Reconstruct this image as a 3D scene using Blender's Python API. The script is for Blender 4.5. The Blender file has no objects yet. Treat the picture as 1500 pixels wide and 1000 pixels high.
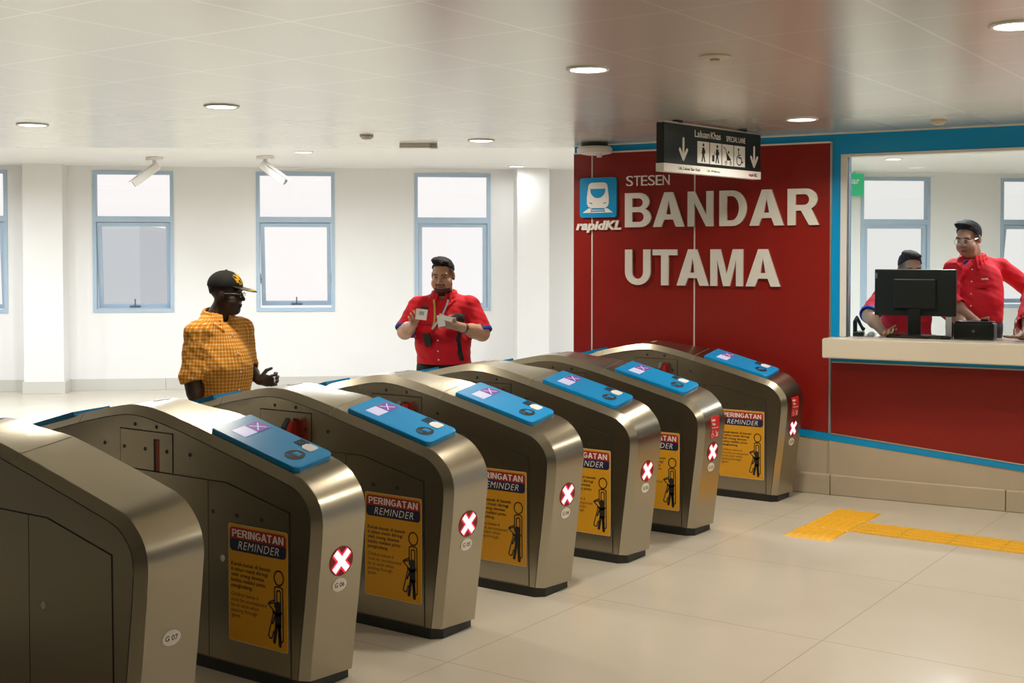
import bpy, bmesh, math, random
import numpy as np
from mathutils import Vector, Matrix
random.seed(4)
C = bpy.context.scene.collection
SC = bpy.context.scene

# ------------------------------------------------------------------ camera
PITCH = math.radians(1.6); FPX = 1812.0; V0 = 374.6; YAW = 0.611
CAM = Vector((3.526, -3.626, 1.731))
cd = bpy.data.cameras.new('camera'); cam = bpy.data.objects.new('camera', cd); C.objects.link(cam)
cam.location = CAM; cam.rotation_euler = (math.pi/2 - PITCH, 0, YAW)
cd.sensor_fit = 'HORIZONTAL'; cd.sensor_width = 36.0; cd.lens = FPX/1500*36.0
cd.shift_y = -(500 - (V0 + FPX*math.tan(PITCH)))/1500
cd.clip_start = 0.05; cd.clip_end = 400
SC.camera = cam
FW = Vector((-math.sin(YAW), math.cos(YAW), 0)); RT = Vector((math.cos(YAW), math.sin(YAW), 0))

# ------------------------------------------------------------------ view, world
SC.view_settings.view_transform = 'Standard'; SC.view_settings.look = 'None'
SC.view_settings.exposure = 0.0; SC.view_settings.gamma = 1.0
SC.view_settings.use_curve_mapping = False
WA = 0.127                                           # window wall direction
WD = RT*math.cos(WA) + FW*math.sin(WA); WN = -RT*math.sin(WA) + FW*math.cos(WA)
WO = Vector((CAM.x, CAM.y, 0)) + FW*16.559
w = bpy.data.worlds.new('world'); SC.world = w; w.use_nodes = True
nt = w.node_tree; nt.nodes.clear()
tc = nt.nodes.new('ShaderNodeTexCoord'); dt = nt.nodes.new('ShaderNodeVectorMath'); dt.operation = 'DOT_PRODUCT'
dt.inputs[1].default_value = WN
mr = nt.nodes.new('ShaderNodeMapRange'); mr.inputs[1].default_value = -0.35; mr.inputs[2].default_value = 0.3
mx = nt.nodes.new('ShaderNodeMix'); mx.data_type = 'RGBA'
mx.inputs[6].default_value = (0.05, 0.044, 0.03, 1); mx.inputs[7].default_value = (1.02, 0.98, 0.95, 1)
bg = nt.nodes.new('ShaderNodeBackground'); wo = nt.nodes.new('ShaderNodeOutputWorld')
L = nt.links.new
sz = nt.nodes.new('ShaderNodeSeparateXYZ'); hz = nt.nodes.new('ShaderNodeMath'); hz.operation = 'MULTIPLY_ADD'; hz.inputs[1].default_value = 1.6; hz.inputs[2].default_value = -0.95
mxx = nt.nodes.new('ShaderNodeMath'); mxx.operation = 'MAXIMUM'
L(tc.outputs['Generated'], dt.inputs[0]); L(tc.outputs['Generated'], sz.inputs[0]); L(sz.outputs['Z'], hz.inputs[0])
L(dt.outputs['Value'], mxx.inputs[0]); L(hz.outputs[0], mxx.inputs[1]); L(mxx.outputs[0], mr.inputs[0]); L(mr.outputs[0], mx.inputs[0])
L(mx.outputs[2], bg.inputs[0]); L(bg.outputs[0], wo.inputs[0])

sl = bpy.data.lights.new('sun', 'SUN'); sl.energy = 2.2; sl.angle = 0.02; sl.color = (1.0, 0.97, 0.92)
so = bpy.data.objects.new('sun', sl); C.objects.link(so); so.rotation_euler = (Vector((WN.x, WN.y, -1.15))).to_track_quat('-Z', 'Y').to_euler()

def area_light(name, loc, power, size, color=(1, 0.93, 0.82), rot=(0, 0, 0), size_y=None, shape='DISK', parent=None, spread=180):
    d = bpy.data.lights.new(name, 'AREA'); d.energy = power; d.shape = shape; d.size = size
    if size_y: d.size_y = size_y
    d.color = color; d.spread = math.radians(spread)
    o = bpy.data.objects.new(name, d); C.objects.link(o); o.location = loc; o.rotation_euler = rot
    if parent: o.parent = parent
    return o
WROT = (math.pi/2, 0, math.atan2(WD.y, WD.x))         # -Z of an area light faces -WN (into the hall)
WIN_T0, WIN_P, WIN_W, WIN_Z0, WIN_Z1 = -5.421, 2.059, 1.014, 1.002, 2.823
def wall_pt(t, off, z):                               # window wall coordinates; off towards the hall
    p = WO + WD*t - WN*off; return Vector((p.x, p.y, z))
for k in (-2, -1, 0, 1, 2, 4, 5, 6, 7):               # daylight coming in by the windows
    area_light('window_daylight', wall_pt(WIN_T0 + k*WIN_P + WIN_W/2, -0.32, 1.91), 13, 1.2, (0.95, 0.98, 1.0), WROT, 2.0, 'RECTANGLE')

# ------------------------------------------------------------------ helpers
MATS = {}
def mat(name, color, rough=0.5, metal=0.0, spec=0.5, emit=None, estr=0.0, noise=None, bump=None, coat=0.0):
    if name in MATS: return MATS[name]
    m = bpy.data.materials.new(name); m.use_nodes = True; t = m.node_tree; b = t.nodes['Principled BSDF']
    b.inputs['Base Color'].default_value = (*color, 1); b.inputs['Roughness'].default_value = rough
    b.inputs['Metallic'].default_value = metal; b.inputs['Specular IOR Level'].default_value = spec
    b.inputs['Coat Weight'].default_value = coat
    if emit: b.inputs['Emission Color'].default_value = (*emit, 1); b.inputs['Emission Strength'].default_value = estr
    if noise or bump:
        co = t.nodes.new('ShaderNodeTexCoord'); n = t.nodes.new('ShaderNodeTexNoise')
        sc, amt = noise or bump
        n.inputs['Scale'].default_value = sc; n.inputs['Detail'].default_value = 4
        t.links.new(co.outputs['Object'], n.inputs['Vector'])
        if noise:
            mixn = t.nodes.new('ShaderNodeMix'); mixn.data_type = 'RGBA'
            mixn.inputs[6].default_value = (*[c*(1-amt) for c in color], 1); mixn.inputs[7].default_value = (*[min(1, c*(1+amt)) for c in color], 1)
            t.links.new(n.outputs['Fac'], mixn.inputs[0]); t.links.new(mixn.outputs[2], b.inputs['Base Color'])
        if bump:
            bp = t.nodes.new('ShaderNodeBump'); bp.inputs['Strength'].default_value = bump[1]; bp.inputs['Distance'].default_value = 0.01
            t.links.new(n.outputs['Fac'], bp.inputs['Height']); t.links.new(bp.outputs[0], b.inputs['Normal'])
    MATS[name] = m; return m

def link(name, me, m, parent=None, smooth=None):
    o = bpy.data.objects.new(name, me); C.objects.link(o)
    if m: me.materials.append(m) if not isinstance(m, (list, tuple)) else [me.materials.append(x) for x in m]
    if parent: o.parent = parent
    if smooth is not None:
        me.polygons.foreach_set('use_smooth', [True]*len(me.polygons)); me.set_sharp_from_angle(angle=math.radians(smooth))
    return o
def mesh_of(verts, faces, name='mesh'):
    me = bpy.data.meshes.new(name); me.from_pydata([tuple(v) for v in verts], [], faces); me.update(); return me
def bm_obj(name, bm, m, parent=None, smooth=None):
    bmesh.ops.recalc_face_normals(bm, faces=bm.faces)
    me = bpy.data.meshes.new(name); bm.to_mesh(me); bm.free(); return link(name, me, m, parent, smooth)
def tag(o, label=None, cat=None, group=None, kind=None):
    if label: o['label'] = label
    if cat: o['category'] = cat
    if group: o['group'] = group
    if kind: o['kind'] = kind
    return o
def thing(name, label, cat, loc=(0, 0, 0), rz=0, group=None):
    o = bpy.data.objects.new(name, None); C.objects.link(o); o.location = loc; o.rotation_euler = (0, 0, rz)
    o.empty_display_size = 0.1
    return tag(o, label, cat, group)
def struct(o): o['kind'] = 'structure'; return o
def dup(root, skip=()):
    r = root.copy(); C.objects.link(r)
    for ch in list(root.children):
        if ch.name.split('.')[0] in skip: continue
        c = ch.copy(); C.objects.link(c); c.parent = r; c.matrix_parent_inverse = ch.matrix_parent_inverse
        for g in list(ch.children):
            if g.name.split('.')[0] in skip: continue
            d = g.copy(); C.objects.link(d); d.parent = c; d.matrix_parent_inverse = g.matrix_parent_inverse
    return r
def add_box(bm, lo, hi, bev=0.0, M=None, seg=2):
    vs = [bm.verts.new((x, y, z)) for x in (lo[0], hi[0]) for y in (lo[1], hi[1]) for z in (lo[2], hi[2])]
    f = [(0, 1, 3, 2), (4, 6, 7, 5), (0, 4, 5, 1), (2, 3, 7, 6), (0, 2, 6, 4), (1, 5, 7, 3)]
    fs = [bm.faces.new([vs[i] for i in q]) for q in f]
    if bev > 0:
        es = list({e for q in fs for e in q.edges})
        r = bmesh.ops.bevel(bm, geom=es, offset=bev, segments=seg, affect='EDGES', profile=0.5)
        vs = list({v for v in vs if v.is_valid} | set(r['verts']))
    if M is not None: bmesh.ops.transform(bm, matrix=M, verts=vs)
    return vs
def box(name, lo, hi, m, parent=None, bev=0.0, M=None, smooth=None):
    bm = bmesh.new(); add_box(bm, lo, hi, bev, M); return bm_obj(name, bm, m, parent, smooth)
def add_cyl(bm, a, b, ra, rb=None, seg=24, cap=True):
    a, b = Vector(a), Vector(b); rb = ra if rb is None else rb; d = (b-a).normalized()
    u = d.orthogonal().normalized(); v = d.cross(u)
    A = [bm.verts.new(a + (u*math.cos(i*2*math.pi/seg) + v*math.sin(i*2*math.pi/seg))*ra) for i in range(seg)]
    B = [bm.verts.new(b + (u*math.cos(i*2*math.pi/seg) + v*math.sin(i*2*math.pi/seg))*rb) for i in range(seg)]
    for i in range(seg): bm.faces.new((A[i], A[(i+1) % seg], B[(i+1) % seg], B[i]))
    if cap: bm.faces.new(A); bm.faces.new(B)
def add_tube(bm, pts, r, seg=8):
    pts = [Vector(q) for q in pts]; rings = []
    for i, q in enumerate(pts):
        d = (pts[min(i+1, len(pts)-1)] - pts[max(i-1, 0)]).normalized()
        u = d.cross(Vector((0, 0, 1)))
        if u.length < 1e-3: u = d.cross(Vector((0, 1, 0)))
        u.normalize(); v = d.cross(u)
        rr = r[i] if isinstance(r, (list, tuple)) else r
        rings.append([bm.verts.new(q + (u*math.cos(j*2*math.pi/seg)+v*math.sin(j*2*math.pi/seg))*rr) for j in range(seg)])
    for a, b in zip(rings[:-1], rings[1:]):
        for j in range(seg): bm.faces.new((a[j], a[(j+1) % seg], b[(j+1) % seg], b[j]))
    bm.faces.new(rings[0]); bm.faces.new(rings[-1])
def add_lathe(bm, prof, M=None, seg=32):
    rings = []
    for r, z in prof:
        rings.append([bm.verts.new((r*math.cos(i*2*math.pi/seg), r*math.sin(i*2*math.pi/seg), z)) for i in range(seg)])
    for a, b in zip(rings[:-1], rings[1:]):
        for j in range(seg): bm.faces.new((a[j], a[(j+1) % seg], b[(j+1) % seg], b[j]))
    bm.faces.new(rings[0]); bm.faces.new(rings[-1])
    if M is not None: bmesh.ops.transform(bm, matrix=M, verts=[v for q in rings for v in q])
def rrect(x0, y0, x1, y1, r, n=6):
    """rounded rectangle outline; r a number or (bl, br, tr, tl)"""
    rs = r if isinstance(r, (list, tuple)) else (r,)*4; out = []
    for (cx, cy, a0, q) in ((x0, y0, 180, rs[0]), (x1, y0, 270, rs[1]), (x1, y1, 0, rs[2]), (x0, y1, 90, rs[3])):
        sx = 1 if cx == x0 else -1; sy = 1 if cy == y0 else -1
        for i in range(n+1):
            a = math.radians(a0 + 90*i/n); out.append((cx + sx*q + q*math.cos(a), cy + sy*q + q*math.sin(a)))
    return out
def ellipse(cx, cy, rx, ry, n=32): return [(cx+rx*math.cos(2*math.pi*i/n), cy+ry*math.sin(2*math.pi*i/n)) for i in range(n)]
def add_prism(bm, pts2, f, h0, h1):
    """extrude a 2D outline between heights h0 and h1, placed by f(a, b, h)"""
    A = [bm.verts.new(f(a, b, h0)) for a, b in pts2]; B = [bm.verts.new(f(a, b, h1)) for a, b in pts2]; n = len(A)
    bm.faces.new(A); bm.faces.new(B)
    for i in range(n): bm.faces.new((A[i], A[(i+1) % n], B[(i+1) % n], B[i]))
def prism(name, pts2, f, h0, h1, m, parent=None, smooth=None):
    bm = bmesh.new(); add_prism(bm, pts2, f, h0, h1); return bm_obj(name, bm, m, parent, smooth)
def add_stroke(bm, pts, wd, f, h0, h1, closed=False):
    """flat ribbon of width wd with round joints"""
    pts = list(pts) + ([pts[0]] if closed else [])
    for (a, b) in zip(pts[:-1], pts[1:]):
        dx, dy = b[0]-a[0], b[1]-a[1]; l = math.hypot(dx, dy)
        if l < 1e-9: continue
        nx, ny = -dy/l*wd/2, dx/l*wd/2
        out = [(a[0]+nx, a[1]+ny)] + [(a[0]+wd/2*math.cos(t), a[1]+wd/2*math.sin(t)) for t in [math.atan2(ny, nx)+math.pi*k/5 for k in range(1, 5)]] + \
              [(a[0]-nx, a[1]-ny), (b[0]-nx, b[1]-ny)] + [(b[0]+wd/2*math.cos(t), b[1]+wd/2*math.sin(t)) for t in [math.atan2(-ny, -nx)+math.pi*k/5 for k in range(1, 5)]] + [(b[0]+nx, b[1]+ny)]
        add_prism(bm, out, f, h0, h1)
def arc(cx, cy, rx, ry, a0, a1, n=14): return [(cx+rx*math.cos(math.radians(a0+(a1-a0)*i/n)), cy+ry*math.sin(math.radians(a0+(a1-a0)*i/n))) for i in range(n+1)]
def _s_outline(w=0.175):
    c = arc(0.325, 0.725, 0.235, 0.185, 20, 255, 16) + [(0.36, 0.51)] + arc(0.335, 0.28, 0.245, 0.195, 70, -160, 16)
    L_, R_ = [], []
    for i, p in enumerate(c):
        a, b = c[max(i-1, 0)], c[min(i+1, len(c)-1)]; dx, dy = b[0]-a[0], b[1]-a[1]; l = math.hypot(dx, dy)
        L_.append((p[0]-dy/l*w/2, p[1]+dx/l*w/2)); R_.append((p[0]+dy/l*w/2, p[1]-dx/l*w/2))
    return L_ + R_[::-1]
GLYPH = {
 'B': [[(0, 0)] + arc(.39, .285, .29, .285, -90, 62) + arc(.37, .74, .265, .26, -48, 90) + [(0, 1)], [(.19, .155)] + arc(.375, .2975, .12, .1425, -90, 90) + [(.19, .44)], [(.19, .59)] + arc(.36, .7175, .11, .1275, -90, 90) + [(.19, .845)]],
 'A': [[(0, 0), (.205, 0), (.272, .21), (.488, .21), (.555, 0), (.76, 0), (.485, 1), (.275, 1)], [(.32, .36), (.44, .36), (.38, .77)]],
 'N': [[(0, 0), (.185, 0), (.185, .67), (.50, 0), (.69, 0), (.69, 1), (.505, 1), (.505, .33), (.19, 1), (0, 1)]],
 'D': [[(0, 0)] + arc(.33, .5, .37, .5, -90, 90, 20) + [(0, 1)], [(.19, .16)] + arc(.315, .5, .19, .34, -90, 90, 20) + [(.19, .84)]],
 'R': [[(0, 0), (.19, 0), (.19, .40), (.31, .40), (.50, 0), (.73, 0)] + arc(.42, .71, .27, .29, -62, 90) + [(0, 1)], [(.19, .555)] + arc(.39, .70, .11, .145, -90, 90) + [(.19, .845)]],
 'U': [[(0, 1), (0, .38)] + arc(.34, .36, .34, .375, 180, 360, 20) + [(.68, .38), (.68, 1), (.49, 1), (.49, .38)] + arc(.34, .36, .15, .2, 360, 180, 16) + [(.19, .38), (.19, 1)]],
 'T': [[(.225, 0), (.415, 0), (.415, .835), (.64, .835), (.64, 1), (0, 1), (0, .835), (.225, .835)]],
 'M': [[(0, 0), (.175, 0), (.175, .72), (.335, 0), (.505, 0), (.665, .72), (.665, 0), (.84, 0), (.84, 1), (.58, 1), (.42, .32), (.26, 1), (0, 1)]],
 'P': [[(0, 0), (.19, 0), (.19, .36)] + arc(.37, .68, .29, .32, -90, 90) + [(0, 1)], [(.19, .52)] + arc(.36, .68, .11, .16, -90, 90) + [(.19, .84)]],
 'E': [[(0, 0), (.6, 0), (.6, .165), (.19, .165), (.19, .42), (.55, .42), (.55, .58), (.19, .58), (.19, .835), (.585, .835), (.585, 1), (0, 1)]],
 'I': [[(0, 0), (.19, 0), (.19, 1), (0, 1)]],
 'G': [arc(.37, .5, .37, .51, 38, 318, 26) + [(.70, .12), (.70, .53), (.39, .53), (.39, .37), (.52, .37), (.52, .22)] + arc(.37, .5, .18, .34, 305, 45, 20)],
 'S': [_s_outline()],
}
def glyph_mesh(ch, w=None):
    cu = bpy.data.curves.new('lettering', 'CURVE'); cu.dimensions = '2D'; cu.fill_mode = 'FRONT'
    for pl in GLYPH[ch]:
        sp_ = cu.splines.new('POLY'); sp_.points.add(len(pl)-1); sp_.use_cyclic_u = True
        for q, (x, y) in zip(sp_.points, pl): q.co = (x, y, 0, 1)
    o = bpy.data.objects.new('lettering', cu); C.objects.link(o)
    me = bpy.data.meshes.new_from_object(o.evaluated_get(bpy.context.evaluated_depsgraph_get()))
    bm = bmesh.new(); bm.from_mesh(me); bmesh.ops.remove_doubles(bm, verts=bm.verts, dist=1e-5)
    vs = [v.co.copy() for v in bm.verts]; idx = {v: i for i, v in enumerate(bm.verts)}; fs = [[idx[v] for v in f.verts] for f in bm.faces]; bm.free()
    bpy.data.objects.remove(o); bpy.data.curves.remove(cu); bpy.data.meshes.remove(me)
    return vs, fs
_txt = {}
def bold_word(word, gap=0.085):
    key = ('#', word)
    if key in _txt: return _txt[key]
    V, Fc, x = [], [], 0.0
    for ch in word:
        vs, fs = glyph_mesh(ch); n = len(V)
        V += [Vector((v.x + x, v.y, 0)) for v in vs]; Fc += [[i + n for i in q] for q in fs]; x = max(v.x for v in V) + (gap if ch not in 'A' else gap*0.6)
    _txt[key] = (V, Fc, (min(v.x for v in V), max(v.x for v in V), min(v.y for v in V), max(v.y for v in V))); return _txt[key]
def text_mesh(s, bold=0.0, shear=0.0, spacing=1.0):
    """verts (x, y) and faces of a line of lettering, unit font size, with its bounding box"""
    key = (s, bold, shear, spacing)
    if key in _txt: return _txt[key]
    cu = bpy.data.curves.new('lettering', 'FONT'); cu.body = s; cu.offset = bold; cu.shear = shear; cu.space_character = spacing; cu.resolution_u = 4; cu.size = 1
    o = bpy.data.objects.new('lettering', cu); C.objects.link(o)
    me = bpy.data.meshes.new_from_object(o.evaluated_get(bpy.context.evaluated_depsgraph_get()))
    bm = bmesh.new(); bm.from_mesh(me); bmesh.ops.remove_doubles(bm, verts=bm.verts, dist=1e-5)
    vs = [v.co.copy() for v in bm.verts]; idx = {v: i for i, v in enumerate(bm.verts)}
    fs = [[idx[v] for v in f.verts] for f in bm.faces]; bm.free()
    bpy.data.objects.remove(o); bpy.data.curves.remove(cu); bpy.data.meshes.remove(me)
    bb = (min(v.x for v in vs), max(v.x for v in vs), min(v.y for v in vs), max(v.y for v in vs))
    _txt[key] = (vs, fs, bb); return _txt[key]
def add_text(bm, s, x0, y0, f, h0, h1, height=None, width=None, bold=0.0, shear=0.0, spacing=1.0, ref='H', align='L'):
    vs, fs, bb = bold_word(s) if ref == '#' else text_mesh(s, bold, shear, spacing)
    rb = bb if ref == '#' else text_mesh(ref, bold, 0)[2]
    sy = height/(rb[3]-rb[2]) if height else 1; sx = sy
    if width: sx = width/(bb[1]-bb[0])
    if not height: sy = sx
    W = (bb[1]-bb[0])*sx; ox = x0 - (W/2 if align == 'C' else 0); yb = rb[2]
    P = lambda v, h: f(ox + (v.x-bb[0])*sx, y0 + (v.y-yb)*sy, h)
    A = [bm.verts.new(P(v, h1)) for v in vs]
    ok = []
    for q in fs:
        try: ok.append(bm.faces.new([A[i] for i in q]))
        except ValueError: pass
    if abs(h1-h0) > 1e-9:
        B = [bm.verts.new(P(v, h0)) for v in vs]
        edges = {}
        for q in fs:
            for i in range(len(q)):
                a, b = q[i], q[(i+1) % len(q)]; k = (min(a, b), max(a, b)); edges.setdefault(k, []).append((a, b))
        for k, l in edges.items():
            if len(l) == 1:
                a, b = l[0]
                try: bm.faces.new((A[b], A[a], B[a], B[b]))
                except ValueError: pass
        for q in fs:
            try: bm.faces.new([B[i] for i in reversed(q)])
            except ValueError: pass
def text_obj(name, s, x0, y0, f, h0, h1, m, parent=None, **k):
    bm = bmesh.new(); add_text(bm, s, x0, y0, f, h0, h1, **k); return bm_obj(name, bm, m, parent)

# ------------------------------------------------------------------ materials
def steel():
    m = mat('brushed_steel', (0.41, 0.368, 0.288), 0.34, 1.0)
    t = m.node_tree; b = t.nodes['Principled BSDF']
    co = t.nodes.new('ShaderNodeTexCoord'); mp = t.nodes.new('ShaderNodeMapping'); mp.inputs['Scale'].default_value = (4, 1.5, 110)
    n = t.nodes.new('ShaderNodeTexNoise'); n.inputs['Scale'].default_value = 1; n.inputs['Detail'].default_value = 3
    n2 = t.nodes.new('ShaderNodeTexNoise'); n2.inputs['Scale'].default_value = 7; n2.inputs['Detail'].default_value = 5
    ad = t.nodes.new('ShaderNodeMath'); ad.operation = 'MULTIPLY_ADD'; ad.inputs[1].default_value = 0.004; ad.inputs[2].default_value = 0.262
    ad2 = t.nodes.new('ShaderNodeMath'); ad2.operation = 'MULTIPLY_ADD'; ad2.inputs[1].default_value = 0.012
    L = t.links.new
    L(co.outputs['Object'], mp.inputs[0]); L(mp.outputs[0], n.inputs['Vector']); L(co.outputs['Object'], n2.inputs['Vector'])
    L(n.outputs['Fac'], ad.inputs[0]); L(n2.outputs['Fac'], ad2.inputs[0]); L(ad.outputs[0], ad2.inputs[2]); L(ad2.outputs[0], b.inputs['Roughness'])
    return m
M_STEEL = steel()
M_BLACK = mat('black_plinth', (0.012, 0.014, 0.011), 0.5)
M_SEAM = mat('dark_seam', (0.02, 0.02, 0.015), 0.7)
M_BLUE = mat('reader_blue', (0.0, 0.30, 0.72), 0.25, 0, 0.5)
M_YEL = mat('sticker_yellow', (0.76, 0.36, 0.010), 0.45)
M_SEDGE = mat('sticker_edge', (0.75, 0.55, 0.3), 0.5)
M_SRED = mat('sticker_red', (0.42, 0.015, 0.02), 0.45)
M_SNAVY = mat('sticker_navy', (0.012, 0.018, 0.06), 0.45)
M_INK = mat('ink', (0.012, 0.012, 0.010), 0.6)
M_WHITE = mat('print_white', (0.88, 0.86, 0.83), 0.5)
M_PLATE = mat('number_plate', (0.86, 0.81, 0.72), 0.4)
M_CROSS = mat('cross_lit', (1, 0.5, 0.5), 0.4, emit=(1.0, 0.50, 0.52), estr=1.7)
M_CROSSG = mat('cross_glow', (0.5, 0.01, 0.03), 0.3, emit=(1.0, 0.01, 0.05), estr=0.75)
M_LENS = mat('cross_lens', (0.10, 0.003, 0.008), 0.2, emit=(1, 0.0, 0.03), estr=0.06)
M_SCRG = mat('screen_grey', (0.4, 0.4, 0.5), 0.2, emit=(0.62, 0.62, 0.85), estr=0.55)
M_SCRP = mat('screen_purple', (0.1, 0.05, 0.2), 0.2, emit=(0.22, 0.08, 0.30), estr=0.55)
M_SCRX = mat('screen_mark', (0.4, 0.4, 0.6), 0.2, emit=(0.6, 0.55, 0.85), estr=0.6)
M_RED = mat('flap_red', (0.36, 0.02, 0.015), 0.35)
M_CHROME = mat('chrome', (0.75, 0.72, 0.66), 0.15, 1.0)
M_RLANE = mat('lane_sticker_red', (0.62, 0.02, 0.02), 0.4)

# ------------------------------------------------------------------ ticket gates
XC = -0.955; W2 = 0.139; PIT = 0.84
front = [(0.049, 0.05), (0.062, 0.155), (0.074, 0.252), (0.087, 0.350), (0.099, 0.45), (0.112, 0.56), (0.120, 0.650),
         (0.121, 0.685), (0.117, 0.713), (0.109, 0.737), (0.097, 0.757), (0.083, 0.773), (0.062, 0.793), (0.04, 0.808), (0.015, 0.819), (-0.02, 0.829),
         (-0.12, 0.855), (-0.24, 0.886), (-0.36, 0.9155), (-0.48, 0.9450), (-0.57, 0.967), (-0.63, 0.981), (-0.69, 0.9935), (-0.75, 1.006), (-0.80, 1.015), (-0.85, 1.0235), (-0.90, 1.030), (XC, 1.0325)]
prof = front + [(2*XC - x, z) for x, z in reversed(front[:-1])]
def pnormal(i):
    a = prof[max(i-1, 0)]; b = prof[min(i+1, len(prof)-1)]
    dx, dz = b[0]-a[0], b[1]-a[1]; l = math.hypot(dx, dz); return (dz/l, -dx/l)
def smooth01(t): t = max(0, min(1, t)); return t*t*(3-2*t)
def nfar(i):
    x, z = prof[i]; top = 0.078; low = 0.058
    f = smooth01((z-0.62)/0.2); v = low + (top-low)*f
    hump = smooth01((-0.52-x)/0.3); v = v + (0.050-v)*hump
    return v
def nnear(i):
    x, z = prof[i]; return 0.037 + 0.004*smooth01((-0.55-x)/0.3)
YS = [-W2, -0.107, -0.055, 0.0, 0.055, 0.112, W2]
def prof_at(x):
    for i in range(7, len(prof)-8):
        if prof[i][0] >= x >= prof[i+1][0]:
            t = (prof[i][0]-x)/(prof[i][0]-prof[i+1][0]); return i, t
    return 20, 0
def lerp(a, b, t): return a + (b-a)*t
def ring(i, o):
    """surface point at profile index i and lateral offset o"""
    x, z = prof[i]; nx, nz = pnormal(i)
    if o <= -W2 or o >= W2: d = 0
    else: d = nnear(i) + (nfar(i)-nnear(i))*(o+0.107)/0.219
    return Vector((x + nx*d, o, z + nz*d))
def slope_pt(x, o, h):
    """point over the front slope: x along, o across, h above the steel"""
    i, t = prof_at(x); a, b = ring(i, o), ring(i+1, o)
    nx, nz = pnormal(16+2)
    return a.lerp(b, t) + Vector((nx, 0, nz))*h
def front_pt(o, z, h):
    """point on the leaning front face"""
    for i in range(0, 14):
        if prof[i][1] <= z <= prof[i+1][1]:
            t = (z-prof[i][1])/(prof[i+1][1]-prof[i][1]); a, b = ring(i, o), ring(i+1, o)
            p = a.lerp(b, t); n0, n1 = pnormal(i), pnormal(i+1); nx, nz = lerp(n0[0], n1[0], t), lerp(n0[1], n1[1], t)
            p.z = z if i < 6 else p.z
            return p + Vector((nx, -0.09*nx, nz))*h
    return Vector((0.15, o, z))
def side_pt(x, z, h): return Vector((x, -W2-h, z))
def side_far(x, z, h): return Vector((x, W2+h, z))

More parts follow.
